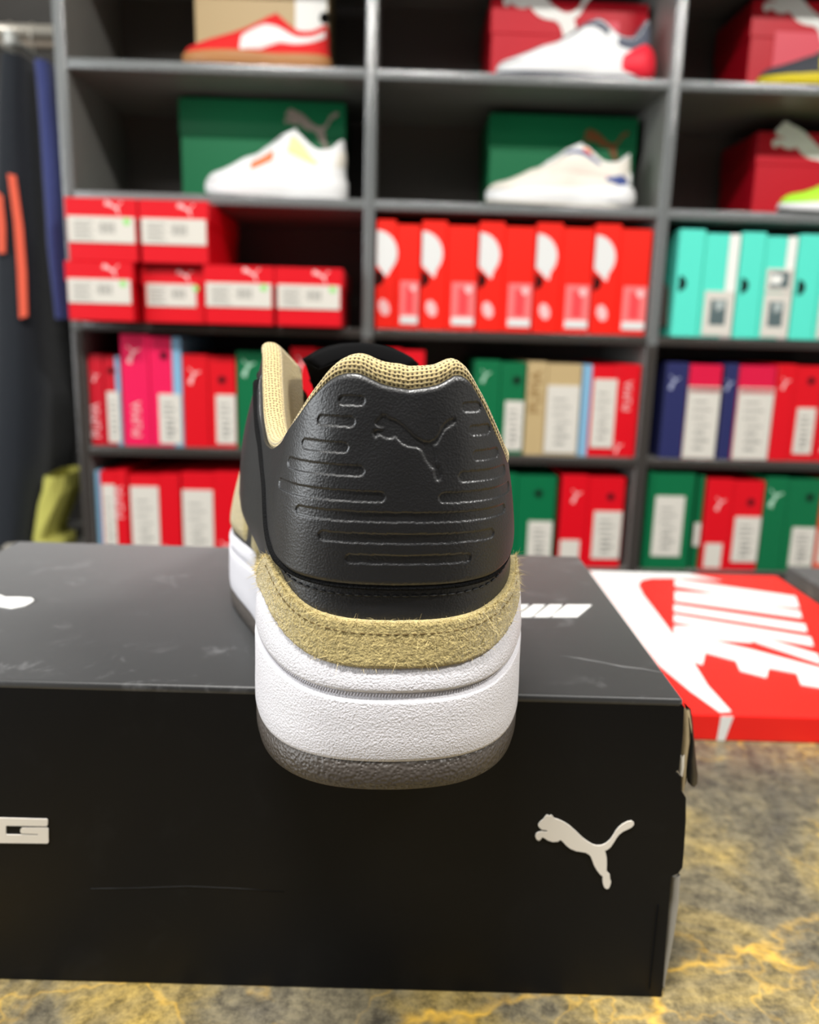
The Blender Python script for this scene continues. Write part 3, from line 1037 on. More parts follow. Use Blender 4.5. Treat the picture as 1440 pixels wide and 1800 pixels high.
# ------------------------------------------------------------------ display shelf
D_SHELF = 0.36
UW = 0.022
M['bay_back'] = mat('dark_bay_panel', srgb(66, 63, 59), 0.5, 0.3)
U_UP = [sh(651, 250)[0] + 0.582 * k for k in (-2, -1, 0, 1, 2)]
B_TOP = [sh(642, 119)[1], sh(642, 350)[1], sh(637, 577)[1], sh(1130, 806)[1]]
PITCH_V = (B_TOP[0] - B_TOP[3]) / 3
B_TOP = [B_TOP[0] + PITCH_V] + B_TOP + [B_TOP[3] - PITCH_V, B_TOP[3] - 2 * PITCH_V]
BT = 0.019
shelf = empty('display_shelf', 'charcoal grid of open shelving filled with sneakers and shoeboxes', 'shelf', (SH_O.x, SH_O.y, 0), SH_YAW)
Z_TOP = B_TOP[0] + 0.03
for k, u in enumerate(U_UP):
    up = box('upright', u - UW / 2, u + UW / 2, 0.006, D_SHELF, 0.0, Z_TOP, M['shelf'], shelf, 0.001)
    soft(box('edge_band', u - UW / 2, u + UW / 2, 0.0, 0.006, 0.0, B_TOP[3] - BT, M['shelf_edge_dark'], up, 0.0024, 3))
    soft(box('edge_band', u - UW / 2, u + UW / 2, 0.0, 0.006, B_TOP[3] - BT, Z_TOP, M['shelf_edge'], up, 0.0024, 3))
for c in range(4):
    a_, b_ = U_UP[c] + UW / 2, U_UP[c + 1] - UW / 2
    box('back_panel', a_, b_, D_SHELF - 0.006, D_SHELF, 0.0, Z_TOP, M['shelf_back'] if c else M['bay_back'], shelf)
    rows = B_TOP if c > 0 else [B_TOP[5]]
    for r, h in enumerate(rows):
        bd = box('shelf_board', a_, b_, 0.007, D_SHELF - 0.006, h - BT, h, M['shelf'], shelf, 0.0006)
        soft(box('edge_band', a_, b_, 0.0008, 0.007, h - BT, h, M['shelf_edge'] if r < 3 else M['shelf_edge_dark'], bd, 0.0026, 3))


def sh_world(u, d, h):
    p = SH_O + SH_U * u + SH_N * d
    return (p.x, p.y, h)


_f = bpy.data.curves.new('word', 'FONT')
_f.body = 'PUMA'
_f.size = 1.0
_f.align_x, _f.align_y = 'LEFT', 'BOTTOM_BASELINE'
_fo = bpy.data.objects.new('word', _f)
COL.objects.link(_fo)
bpy.context.view_layer.update()
WORD = bpy.data.meshes.new_from_object(_fo.evaluated_get(bpy.context.evaluated_depsgraph_get()))
bpy.data.objects.remove(_fo)
_wx = [v.co.x for v in WORD.vertices]
WORD_W = max(_wx) - min(_wx)


def lettering(parent, x, z, length, y, m, vertical=True):
    me = WORD.copy()
    me.materials.clear()
    s = length / WORD_W
    for v in me.vertices:
        a, b = v.co.x * s, v.co.y * s
        v.co = (x - b, y - 0.0005, z + a) if vertical else (x + a, y - 0.0005, z + b)
    return link('lettering', me, m, parent)


def shelf_box(label, group, row, x0, x1, ytop, ymid, segs, elems=(), d=0.012, depth=0.31, base=None, word=None, height=None, cat='shoebox'):
    """box whose front face spans picture columns x0..x1 (read at row ymid); segs: (name, f0, f1, material, proud, axis)"""
    u0, u1 = sh(x0, ymid, d)[0], sh(x1, ymid, d)[0]
    z0 = B_TOP[row] + 0.0004 if base is None else base
    Hh = (sh((x0 + x1) / 2, ytop, d)[1] - z0) if height is None else height
    # keep clear of the uprights and of the board above
    mid = (u0 + u1) / 2
    for a_, b_ in zip(U_UP[:-1], U_UP[1:]):
        if a_ < mid < b_:
            u0, u1 = max(u0, a_ + UW / 2 + 0.0042), min(u1, b_ - UW / 2 - 0.0042)
    if row > 0:
        Hh = min(Hh, B_TOP[row - 1] - BT - 0.005 - z0)
    w = u1 - u0
    root = empty('shoebox', label, cat, sh_world((u0 + u1) / 2, d, z0), SH_YAW, group)
    X = lambda f: -w / 2 + f * w
    Z = lambda f: f * Hh
    yf = 0.0
    for seg in segs:
        name, f0, f1, m, pr = seg[:5]
        ax = seg[5] if len(seg) > 5 else 'x'
        top = seg[6] if len(seg) > 6 else 1.0
        if ax == 'x':
            box(name, X(f0) + 0.0003, X(f1) - 0.0003, yf - pr, depth + pr, 0.0, Z(top), m, root, 0.0012)
        else:
            box(name, X(0) - (pr if pr > 0.0005 else -0.0007), X(1) + (pr if pr > 0.0005 else -0.0007), yf - pr, depth + pr, Z(f0), Z(f1), m, root, 0.0012)
    for e in elems:
        k, name = e[0], e[1]
        m = e[-1]
        y = yf - 0.0026
        th = 0.0022
        if k == 'r':
            o_ = front_poly(name, rect(X(e[2]), X(e[3]), Z(e[4]), Z(e[5])), y + th, m, root, th)
        elif k == 'd':
            o_ = front_poly(name, disc(X(e[2]), Z(e[3]), e[4] * w, 16), y + th, m, root, th)
        elif k == 'h':      # half disc, flat side to the left
            o_ = front_poly(name, disc(X(e[2]), Z(e[3]), e[4] * w, 14, -math.pi / 2, math.pi / 2), y + th, m, root, th + e[5])
        elif k == 'c':
            o_ = front_poly(name, cat_at(X(e[2]), Z(e[3]), e[4] * w, e[5]), y + th, m, root, th)
        elif k == 'w':
            lettering(root, X(e[2]), Z(e[3]), e[4] * Hh, y, m)
    return root, (w, Hh)


def label_lines(x0, x1, z0, z1, n=4):
    """printed rows on a sticker (fractions)"""
    out = []
    for i in range(n):
        a = z0 + (z1 - z0) * (0.16 + 0.68 * i / n)
        out.append(('r', 'printed_line', x0 + (x1 - x0) * 0.18, x0 + (x1 - x0) * (0.82 - 0.2 * (i % 2)), a, a + (z1 - z0) * 0.07, M['sticker_line']))
    return out


class _Lines(list):
    pass


def with_lines(root_dims, elems):
    return elems


# --- third level, first column: six red boxes lying flat, ends towards the room
GR = 'red shoeboxes stacked flat with white labels'
flat = [('body', 0, 0.72, RED, 0.0, 'z'), ('lid', 0.66, 1.0, RED, 0.002, 'z')]


def flat_elems(dot=True, small=False):
    x0, x1 = (0.06, 0.86) if small else (0.02, 0.97)
    e = [('r', 'sticker', x0, x1, 0.30, 0.71, M['sticker'])]
    e += [('c', 'cat_print', 0.55, 0.74, 0.26, 0, PLOGO)]
    return e


def flat_box(label, x0, x1, yt, ym, base, d, dot=True, small=False, hgt=None):
    r, (w, H_) = shelf_box(label, GR, 3, x0, x1, yt, ym, flat, flat_elems(dot, small), d, 0.31, base, height=hgt)
    X = lambda f: -w / 2 + f * w
    for k in range(5):
        front_poly('printed_line', rect(X(0.10), X(0.38 - 0.06 * (k % 2)), H_ * (0.36 + 0.06 * k), H_ * (0.385 + 0.06 * k)), -0.0026, M['sticker_line'], r, 0.0003)
    for k in range(9):
        front_poly('barcode_bar', rect(X(0.46 + 0.026 * k), X(0.46 + 0.026 * k + (0.016 if k % 3 else 0.008)), H_ * 0.45, H_ * 0.62), -0.0026, M['sticker_line'], r, 0.0003)
    if dot:
        front_poly('green_dot', disc(X(0.86), H_ * 0.64, w * 0.05, 12), -0.0026, M['green_dot'], r, 0.0004)
    return r


z3 = B_TOP[3] + 0.0004
low = sh(180, 460, -0.075)[1] - z3
flat_box('red flat box at the stack foot beside the navy trousers', 116, 234, 460, 515, z3, -0.075, True, False, low)
flat_box('red flat box with a short label, pushed back under the stack', 252, 360, 460, 515, z3, -0.050, True, True, low - 0.006)
flat_box('red flat box third along the lower row, open shelf above it', 360.5, 481, 460, 515, z3, -0.070, True, False, low)
flat_box('red flat box ending the lower row near the shelf upright', 486, 601, 460, 515, z3, -0.070, True, False, low)
hi_ = sh(180, 340, -0.075)[1] - (z3 + low)
flat_box('red flat box on top of the stack nearest the hanging clothes', 118, 241, 340, 400, z3 + low + 0.0005, -0.075, True, False, hi_ - 0.002)
flat_box('red flat box on top of the stack with its side in view', 247, 366, 340, 400, z3 + low + 0.0005, -0.075, False, False, hi_ - 0.002)

# --- third level, middle column: five orange-red boxes standing on edge
GO = 'orange-red shoeboxes with white half discs'
xs = [645, 740, 840, 940, 1042, 1143]
nm = ['next to the column upright', 'second in the row of five', 'middle one of the row of five', 'fourth in the row of five', 'nearest the teal boxes']
for i in range(5):
    r, (w, H_) = shelf_box('orange-red upright box with a white half disc, ' + nm[i], GO, 3, xs[i], xs[i + 1] - 2, 387 + 2.0 * i, 490,
              [('lid', 0, 0.45, ORED, 0.003), ('body', 0.45, 1.0, ORED, 0.0, 'x', 0.965)],
              [('r', 'sticker', 0.56, 0.98, 0.05, 0.45, PINKP)], 0.010, 0.31)
    X = lambda f: -w / 2 + f * w
    cz = H_ * 0.70
    pts = [(X(0.01), cz + 0.043), *[(X(0.01) + 0.041 * math.cos(t), cz + 0.043 * math.sin(t)) for t in np.linspace(1.35, -0.75, 12)], (X(0.24), cz - 0.046), (X(0.01), cz - 0.022)]
    front_poly('half_disc_print', pts, -0.003, M['white_gloss'], r, 0.0004)
    front_poly('finger_hole', disc(X(0.015), H_ * 0.47, 0.0150, 12, -math.pi / 2, math.pi / 2), -0.003, M['dark_hole'], r, 0.0007)
    front_poly('round_print', [(X(0.2) + 0.011 * math.cos(t) + 0.003 * math.sin(t), H_ * 0.20 - 0.016 * math.sin(t)) for t in np.linspace(0, 2 * math.pi, 14, endpoint=False)], -0.003, PLOGO, r, 0.0004)
    front_poly('sticker_foot', rect(X(0.57), X(0.97), H_ * 0.052, H_ * 0.125), -0.0026, M['white_gloss'], r, 0.0005)
    front_poly('sticker_field', rect(X(0.68), X(0.86), H_ * 0.15, H_ * 0.40), -0.0026, boxmat('rose_field', 240, 70, 76), r, 0.0005)
    front_poly('sticker_dot', disc(X(0.86), H_ * 0.385, w * 0.07, 12), -0.0031, PLOGO, r, 0.0005)

# --- third level, last column: teal boxes
GT = 'teal shoeboxes standing on edge'
tn = ['teal upright box with a side panel in view, first from the upright', 'teal upright box with two photo stickers, second from the upright', 'teal upright box at the picture edge, third from the upright']
for i, (a_, b_, yt) in enumerate([(1187, 1295, 404), (1297, 1395, 409), (1397, 1495, 413)]):
    r, (w, H_) = shelf_box(tn[i], GT, 3, a_, b_, yt, 500, [('lid', 0, 0.42, TEAL, 0.003), ('body', 0.43, 0.82, TEAL, 0.0, 'x', 0.97), ('base_panel', 0.82, 0.995, WHITE, 0.0, 'x', 0.97)],
              [('r', 'sticker', 0.50, 0.98, 0.02, 0.44, M['sticker'])], 0.006, 0.31)
    X = lambda f: -w / 2 + f * w
    front_poly('finger_hole', disc(X(0.05), H_ * 0.50, 0.0155, 12, -math.pi / 2, math.pi / 2), -0.003, M['dark_hole'], r, 0.0005)
    front_poly('sticker_photo', rect(X(0.60), X(0.86), H_ * 0.12, H_ * 0.36), -0.0026, boxmat('photo_grey', 88, 104, 106), r, 0.0005)
    front_poly('photo_mark', [(X(0.70), H_ * .25), (X(0.82), H_ * .28), (X(0.84), H_ * .35), (X(0.66), H_ * .35)], -0.0031, boxmat('photo_light', 170, 180, 178), r, 0.0003)
    if i == 1:
        front_poly('sticker', rect(X(0.50), X(0.98), H_ * 0.45, H_ * 0.67), -0.0004, M['sticker'], r, 0.0022)
        front_poly('sticker_photo', rect(X(0.56), X(0.90), H_ * 0.49, H_ * 0.64), -0.0026, boxmat('photo_grey', 88, 104, 106), r, 0.0005)
        front_poly('photo_mark', [(X(0.56), H_ * .53), (X(0.74), H_ * .52), (X(0.80), H_ * .60), (X(0.58), H_ * .62)], -0.0031, WHITE, r, 0.0003)
    if i == 0:
        bm = bmesh.new()
        pts = [(-w / 2 - 0.0034, 0.02, 0.02), (-w / 2 - 0.0034, 0.16, 0.03), (-w / 2 - 0.0034, 0.14, 0.13), (-w / 2 - 0.0034, 0.03, 0.10)]
        prism('side_print', pts, (0.0006, 0, 0), boxmat('grey_rose_print', 150, 130, 122), r)

# --- fourth level: mixed boxes on edge
G4 = 'mixed shoeboxes standing on the fourth level'
LOGO = lambda m, x=0.08, z=0.70, w=0.22: ('c', 'cat_print', x, z, w, 1, m)


def std(lidm, bodym, lf=0.42, strip=None, lid_right=False):
    e = 0.84 if strip else 1.0
    if lid_right:
        s0 = 0.16 if strip else 0.0
        out = [('body', s0, 1 - lf, bodym, 0.0, 'x', 0.985), ('lid', 1 - lf, 1.0, lidm, 0.002)]
        if strip:
            out.append(('base_panel', 0.0, s0, strip, 0.0, 'x', 0.985))
        return out
    out = [('lid', 0, lf, lidm, 0.002), ('body', lf, e, bodym, 0.0, 'x', 0.985)]
    if strip:
        out.append(('base_panel', e, 1.0, strip, 0.0, 'x', 0.985))
    return out


def sticker(x0, x1, z0, z1):
    w_ = x1 - x0
    h_ = z1 - z0
    return [('r', 'sticker', x0, x1, z0, z1, M['sticker'])]


def upright_box(label, group, row, x0, x1, yt, ym, segs, st=None, hole=None, logo=None, word=None, logo2=None, d=0.012, extra=()):
    el = []
    if st:
        el += sticker(*st)
    if logo:
        el.append(('c', 'cat_print', logo[0], logo[1], logo[2], 1, logo[3]))
    if logo2:
        el.append(('c', 'cat_print', logo2[0], logo2[1], logo2[2], 1, logo2[3]))
    if word:
        el.append(('w', 'lettering', word[0], word[1], word[2], word[3]))
    el += list(extra)
    r, (w, H_) = shelf_box(label, group, row, x0, x1, yt, ym, segs, el, d, 0.31)
    X = lambda f: -w / 2 + f * w
    if hole:
        front_poly('hole_rim', disc(X(hole[0]), H_ * hole[1], 0.0105, 16), -0.0001, hole[2] if len(hole) > 2 else RED2, r, 0.0010)
        front_poly('finger_hole', disc(X(hole[0]), H_ * hole[1], 0.0068, 14), -0.0010, M['dark_hole'], r, 0.0004)
    if st:
        for k in range(7):
            zz = st[2] + (st[3] - st[2]) * (0.12 + 0.11 * k)
            x0_ = st[0] + (st[1] - st[0]) * (0.3 if k < 4 else 0.2)
            x1_ = st[0] + (st[1] - st[0]) * (0.75 if k % 2 else 0.62)
            front_poly('printed_line', rect(X(x0_), X(x1_), H_ * zz, H_ * (zz + 0.018 + 0.012 * (k < 3))), -0.0026, M['sticker_line'], r, 0.0003)
    return r


upright_box('dark red upright box with a pale blue edge, beside the hanging clothes', G4, 4, 124, 213, 623, 705, std(RED2, RED2, 0.46, SKY), (0.56, 0.95, 0.04, 0.60), (0.72, 0.83), (0.12, 0.70, 0.30, PLOGO), (0.30, 0.08, 0.38, PLOGO))
upright_box('tall magenta upright box with a pale blue edge', G4, 4, 215.5, 321, 587, 690, std(PINK, PINK, 0.46, SKY), (0.60, 0.97, 0.03, 0.48), (0.71, 0.82, boxmat('magenta_rim', 196, 14, 70)), (0.10, 0.74, 0.30, PLOGO), (0.30, 0.08, 0.32, PLOGO))
upright_box('red upright box between the tall magenta and the green box', G4, 4, 323, 415, 624, 705, std(RED, RED, 0.48), (0.62, 0.99, 0.05, 0.58), (0.74, 0.74), (0.10, 0.68, 0.32, PLOGO))
upright_box('green upright box half behind the sneaker, beside the red ones', G4, 4, 417, 509, 619, 705, std(GREEN, GREEN, 0.60), (0.66, 0.97, 0.05, 0.45), None, (0.10, 0.74, 0.34, GREENW))
upright_box('red upright box peeping out between the sneaker tongue and collar', G4, 4, 512, 602, 612, 700, std(RED, RED, 0.48), None, None, (0.10, 0.76, 0.32, PLOGO))
upright_box('red upright box showing only its top above the sneaker heel', G4, 4, 668, 745, 613, 700, std(RED, RED, 0.48))
upright_box('green upright box with a white label, just beside the sneaker heel', G4, 4, 832, 922, 634, 720, std(GREEN, GREEN, 0.50), (0.62, 0.98, 0.05, 0.58), (0.82, 0.80, boxmat('green_rim', 6, 84, 52)), (0.12, 0.76, 0.26, GREENW))
upright_box('tan upright box with a large pale label', G4, 4, 924, 1019, 637, 720, std(TAN, TAN, 0.36), (0.38, 0.98, 0.03, 0.76), None, None, (0.26, 0.45, 0.45, boxmat('tan_print', 150, 118, 70)))
upright_box('red upright box with a pale blue edge and large label', G4, 4, 1021, 1124, 640, 720, std(RED, RED, 0.42, SKY, True), (0.20, 0.60, 0.10, 0.84), None, None, (0.86, 0.50, 0.32, PLOGO), (0.64, 0.04, 0.20, PLOGO))
RASP = boxmat('raspberry_board', 214, 18, 64)
upright_box('navy-lidded upright box next to the column upright', G4, 4, 1165, 1263, 638, 725, [('lid', 0, 0.40, NAVY, 0.002), ('body', 0.42, 1.0, RASP, 0.0, 'x', 0.985)], (0.42, 0.995, 0.01, 0.76), (0.10, 0.46, NAVY), (0.06, 0.72, 0.26, boxmat('pale_navy_print', 170, 176, 204)), extra=[('r', 'sticker_band', 0.44, 0.98, 0.70, 0.75, boxmat('rose_band', 226, 120, 120))])
upright_box('navy-lidded upright box standing before a plain red one', G4, 4, 1268, 1357, 640, 725, [('lid', 0, 0.26, NAVY, 0.002), ('body', 0.28, 1.0, RASP, 0.0, 'x', 0.985)], (0.30, 0.995, 0.01, 0.76), None, (0.02, 0.72, 0.22, boxmat('pale_navy_print', 170, 176, 204)), extra=[('r', 'sticker_band', 0.32, 0.98, 0.70, 0.75, boxmat('rose_band', 226, 120, 120))])
upright_box('red upright box with a dark finger hole, after the navy-lidded pair', G4, 4, 1359, 1440, 641, 725, std(RED, RED, 0.40), (0.52, 0.92, 0.08, 0.56), (0.74, 0.84), (0.10, 0.74, 0.26, PLOGO))
upright_box('red upright box cut by the picture edge on the fourth level', G4, 4, 1441, 1530, 645, 725, std(RED, RED, 0.40), None, None, (0.10, 0.10, 0.26, PLOGO))

# --- fifth level
G5 = 'mixed shoeboxes standing on the lowest visible level'
r5 = lambda y: y
upright_box('red upright box with a pale blue edge on the lowest level', G5, 5, 131, 226, 826, 900, std(RED, RED, 0.36, SKY, True), (0.22, 0.62, 0.08, 0.84), None, None, (0.86, 0.46, 0.36, PLOGO), (0.66, 0.03, 0.26, PLOGO))
upright_box('red upright box with a wide label, second on the lowest level', G5, 5, 228, 318, 834, 900, std(RED, RED, 0.40, None, True), (0.04, 0.58, 0.06, 0.86), None, None, None, (0.64, 0.03, 0.26, PLOGO))
upright_box('red upright box with a wide label, partly behind the sneaker sole', G5, 5, 320, 426, 830, 900, std(RED, RED, 0.46, None, True), (0.02, 0.52, 0.04, 0.80), None, None, None, (0.62, 0.06, 0.26, PLOGO))
upright_box('green upright box just beside the sneaker heel on the lowest level', G5, 5, 884, 976, 834, 900, std(GREEN, GREEN, 0.25), (0.50, 0.96, 0.04, 0.50), (0.66, 0.80, boxmat('green_rim', 6, 84, 52)), d=0.014)
upright_box('bright red upright box standing alone next to the column upright', G5, 5, 984, 1095, 836, 910, std(RED, RED, 0.42), (0.54, 0.98, 0.10, 0.62), (0.78, 0.78), (0.16, 0.70, 0.22, PLOGO), None, d=0.016, extra=[('r', 'small_sticker', 0.03, 0.34, 0.02, 0.30, M['sticker'])])
upright_box('green upright box with a tall label on the lowest level', G5, 5, 1135, 1217, 830, 910, std(GREEN, GREEN, 0.10), (0.18, 0.80, 0.14, 0.76), d=0.010)
upright_box('slim dark green box squeezed between green and red boxes', G5, 5, 1221, 1234, 836, 910, [('body', 0, 1, GREEN, 0)], None, d=0.02, extra=[('r', 'sticker', 0.1, 0.9, 0.25, 0.5, M['sticker'])])
upright_box('red upright box with two labels, left of the wide green box', G5, 5, 1238, 1338, 843, 915, std(RED, RED, 0.46), (0.54, 0.99, 0.10, 0.60), (0.78, 0.76), (0.16, 0.66, 0.24, PLOGO), extra=[('r', 'small_sticker', 0.06, 0.36, 0.03, 0.30, M['sticker'])])
upright_box('wide green upright box with a finger hole above its label', G5, 5, 1340, 1438, 840, 915, std(GREEN, GREEN, 0.40), (0.56, 0.98, 0.06, 0.48), (0.80, 0.80, boxmat('green_rim', 6, 84, 52)), (0.06, 0.68, 0.34, GREENW))
upright_box('orange upright box cut by the picture edge on the lowest level', G5, 5, 1440, 1520, 845, 915, std(boxmat('orange_board', 226, 84, 50), boxmat('orange_board', 226, 84, 50), 0.4), (0.05, 0.6, 0.1, 0.45))

# --- display boxes behind the shoes on the two upper levels
GD = 'shoeboxes lying long side out behind the display shoes'


def long_box(label, row, x0, x1, ytop, ymid, m, catp=None, d=0.14, depth=0.19, height=None, cut=0.36, lidm=None, extra=()):
    r, (w, H_) = shelf_box(label, GD, row, x0, x1, ytop, ymid, [('body', 0, 1 - cut + 0.06, m, 0.0, 'z'), ('lid', 1 - cut, 1.0, lidm or m, 0.002, 'z')], list(extra), d, depth, height=height)
    if catp:
        px, py0, cwpx, cm = catp
        u, z = sh(px, py0, d)
        uu = u - sh((x0 + x1) / 2, ymid, d)[0]
        k = sh(px + cwpx, py0, d)[0] - u
        front_poly('cat_print', cat_at(uu, z - r.location.z, k), -0.0026, cm, r, 0.0008)
    return r, w, H_


long_box('green shoebox with a taupe cat emblem behind a white sneaker', 2, 318, 606, 176, 260, GREEN, (500, 268, 95, TAUPE))
long_box('green shoebox with a brown cat emblem behind a white and navy sneaker', 2, 860, 1116, 203, 280, GREEN, (1022, 290, 78, BROWN))
long_box('red shoebox behind the lime sneaker', 2, 1327, 1610, 236, 310, RED2, (1350, 345, 160, WHITE))
long_box('red shoebox with a big white cat behind the white running sneaker', 1, 863, 1134, 3, 80, RED2, (879, 106, 172, WHITE), extra=[('r', 'sticker', 0.66, 0.82, 0.54, 0.80, boxmat('pink_sticker', 226, 84, 98))])
long_box('red shoebox behind the charcoal and yellow sneaker', 1, 1318, 1600, 4, 80, RED2, (1329, 116, 172, WHITE), extra=[('r', 'sticker', 0.15, 0.47, 0.18, 0.70, boxmat('pink_sticker', 226, 84, 98))])
r, w, H_ = long_box('tan shoebox with a white label behind the red sneaker', 1, 343, 578, -60, 60, TAN, None, height=0.205, cut=0.06)
X = lambda f: -w / 2 + f * w
front_poly('sticker', rect(X(0.75), X(0.985), 0.012, 0.17), -0.0002, WHITE, r, 0.0014)
front_poly('sticker_mark', disc(X(0.97), 0.128, 0.011, 12), -0.0016, M['dark_hole'], r, 0.0004)

# --- display shoes
BASE_LV = LV


def display_form(L, W_, zk, heel, mid, toe, H):
    """H: (heel collar, dip, eyestay, throat end, toe box)"""
    k = L / 285.0
    lv = [(z * zk, [(x * k * W_, y * k) for x, y in pts]) for z, pts in BASE_LV]
    hc, dp, ey, th, tb = H
    top = [(0, hc), (1, hc - 1), (2.0, hc - 8), (3.2, dp), (3.8, dp + 1), (4.5, dp + (ey - dp) * .6), (5.0, ey), (5.5, ey - 1), (6, ey - (ey - th) * .4), (7, th), (8, th - (th - tb) * .45), (9, tb + 3), (10, tb)]
    eye = [(0, 0, 0, hc), (4.9, 29 * k, 95 * k, ey), (5.5, 20 * k, 120 * k, ey - 1), (6, 14 * k, 140 * k, ey - (ey - th) * .4), (7, 9.5 * k, 178 * k, th), (7.6, .5, 196 * k, th - 5), (8, 0, 206 * k, th - (th - tb) * .45), (9, 0, 230 * k, tb + 3), (10, 0, 248 * k, tb)]
    st = [(0, heel), (2, heel), (3.5, heel * .5 + mid * .5), (5, mid), (7, (mid + toe) / 2), (8.5, toe), (10, toe + 3)]
    sp = [(0, 0), (4, 0), (6.9, 0), (7.0, 0), (8.4, 3), (10, 10)]
    f = Form(lv, top, eye, [(0, heel - 3), (3.5, heel * .5 + mid * .5 - 3), (5, mid - 3), (7, (mid + toe) / 2 - 3), (10, toe + 4)], st, sp)
    return f


def display_shoe(label, px_toe, px_heel, row, ym, d, f, L, mats, patches=(), out_t=5.0, lace=True, base=None):
    """toe to the left; mats: outsole, midsole, upper, lining, tongue"""
    u1 = sh(px_heel, ym, d + 0.05)[0]
    root = empty('sneaker', label, 'sneaker', sh_world(u1, d + 0.05, B_TOP[row] + 0.0006), SH_YAW + math.pi / 2, 'sneakers on display in front of their boxes')
    sp = lambda s: Form.curve(f.spring, s)
    tp = lambda s: Form.curve(f.top, s)
    sole_ring(f, 'outsole', mats[0], root, [(4, lambda s: 0.2 + sp(s)), (0.6, lambda s: 1.5 + sp(s)), (0, lambda s: out_t + sp(s)), (1, lambda s: out_t + 0.5 + sp(s))], 72, cap_low=True)
    sole_ring(f, 'midsole', mats[1], root, [(0.5, lambda s: out_t + sp(s)), (-0.6, lambda s: out_t + 2 + sp(s)), (-0.4, lambda s: out_t + 0.55 * (tp(s) - out_t) + sp(s) * .6), (0.3, lambda s: tp(s) - 2), (1.5, lambda s: tp(s)), (6, lambda s: tp(s))], 72, cap_high=True)
    shoe_body(f, 'upper', mats[2], root, 90, 16)
    shoe_lining(f, 'collar_lining', mats[3], root, 5.6, lambda s: 2.5 + 0 * s, 3.4, 40, 60)
    k = L / 285.0
    ey = float(f.topz(np.array([5.2]))[0]); th = float(f.topz(np.array([7.0]))[0])
    shoe_tongue('tongue', mats[4], root, [(100 * k, ey + 9, 17), (103 * k, ey + 11, 20), (110 * k, ey + 8, 21), (130 * k, ey - 1, 19), (150 * k, (ey + th) / 2 + 2, 17), (182 * k, th - 1, 11)], nx=9)
    if lace:
        shoe_laces('lace', mats[5] if len(mats) > 5 else mats[4], root, [(y * k, ey + (th - ey) * (y - 118) / 60 + 1.5, 19 - (y - 118) * 0.13) for y in (126, 139, 152, 165)], 2.0)
    for name, m, s0, s1, lo, hi, off in patches:
        L0, H0 = np.array(lo, float), np.array(hi, float)
        patch(f, name, m, root, s0, s1, lambda S, a=L0: np.interp(np.abs(S), a[:, 0], a[:, 1]), lambda S, a=H0: np.interp(np.abs(S), a[:, 0], a[:, 1]), 40, 8, off, 0.2)
    return root, f


C_ = lambda n, r, g, b, ro=0.5: boxmat(n, r, g, b, ro)
SW, SO = C_('shoe_white', 232, 232, 232), C_('shoe_off_white', 226, 220, 208)
GUM, SRED = C_('gum_rubber', 176, 122, 74), C_('red_suede_shoe', 214, 34, 34, 0.8)
SGREY, SDARK = C_('slate_knit', 92, 96, 110, 0.8), C_('charcoal_knit', 62, 64, 70, 0.8)
SORANGE, SYEL, SNAVY, SPEACH = C_('orange_patch', 240, 120, 70), C_('pale_yellow_patch', 236, 224, 160), C_('navy_patch', 60, 78, 140), C_('peach_patch', 240, 214, 202)
LIME, YSOLE, HRED = C_('lime_mesh', 176, 240, 60), C_('yellow_rubber', 206, 186, 20), C_('red_heel_foam', 236, 38, 58)

# red low terrace shoe with gum sole
fm = display_form(288, 0.95, 0.75, 26, 25, 24, (82, 64, 90, 66, 46))
lo = [(1.3, .62), (3, .52), (4.6, .34), (5.5, .06), (6.5, .04)]
hi = [(1.3, .86), (3, .80), (4.6, .78), (5.5, .74), (6.5, .40)]
display_shoe('red low sneaker with a white side stripe and gum sole', 328, 583, 1, 100, 0.006, fm, 288, (GUM, GUM, SRED, SRED, SRED, SRED),
             [('side_stripe', M['white_gloss'], -6.5, -1.3, lo, hi, 1.5), ('side_stripe', M['white_gloss'], 1.3, 6.5, lo, hi, 1.5)])
# white court shoe like the hero
fm = display_form(285, 1.0, 1.0, 38, 34, 28, (112, 90, 120, 84, 54))
display_shoe('white leather sneaker with orange and pale yellow side patches', 345, 612, 2, 330, 0.006, fm, 285, (SW, SW, SW, SW, SW, SW),
             [('side_stripe', SORANGE, -7.0, -5.9, [(5.9, .30), (7.0, .2)], [(5.9, .55), (7.0, .42)], 1.5), ('quarter_patch', SYEL, -5.3, -3.6, [(3.6, .50), (5.3, .55)], [(3.6, .62), (4.4, .86), (5.3, .95)], 1.5),
              ('side_stripe', SORANGE, 5.9, 7.0, [(5.9, .30), (7.0, .2)], [(5.9, .55), (7.0, .42)], 1.5), ('heel_patch', SO, -2.4, 2.4, [(0, .35), (2.4, .35)], [(0, .8), (2.4, .75)], 1.3)])
# white running shoe with red heel
fm = display_form(300, 0.98, 0.95, 44, 32, 24, (112, 74, 103, 68, 40))
display_shoe('white running sneaker with slate collar and red heel block', 882, 1140, 1, 130, 0.006, fm, 300, (SGREY, SW, SW, SGREY, SGREY, SW),
             [('quarter_patch', SGREY, -4.0, -0.2, [(0.2, .25), (2, .12), (4.0, .62)], [(0.2, .98), (4.0, .98)], 1.3), ('quarter_patch', SGREY, 0.2, 4.0, [(0.2, .25), (2, .12), (4.0, .62)], [(0.2, .98), (4.0, .98)], 1.3),
              ('eyestay', SGREY, -5.7, -4.5, [(4.5, .74), (5.7, .84)], [(4.5, .96), (5.7, .97)], 1.3), ('toe_patch', SGREY, -9.2, -7.6, [(7.6, .55), (9.2, .3)], [(7.6, .8), (9.2, .7)], 1.2)])
hb = COL.objects[-1]
root_r = [o for o in COL.objects if o.get('label', '').startswith('white running')][0]
s_ = np.linspace(-3.7, 3.7, 60)
rows_ = []
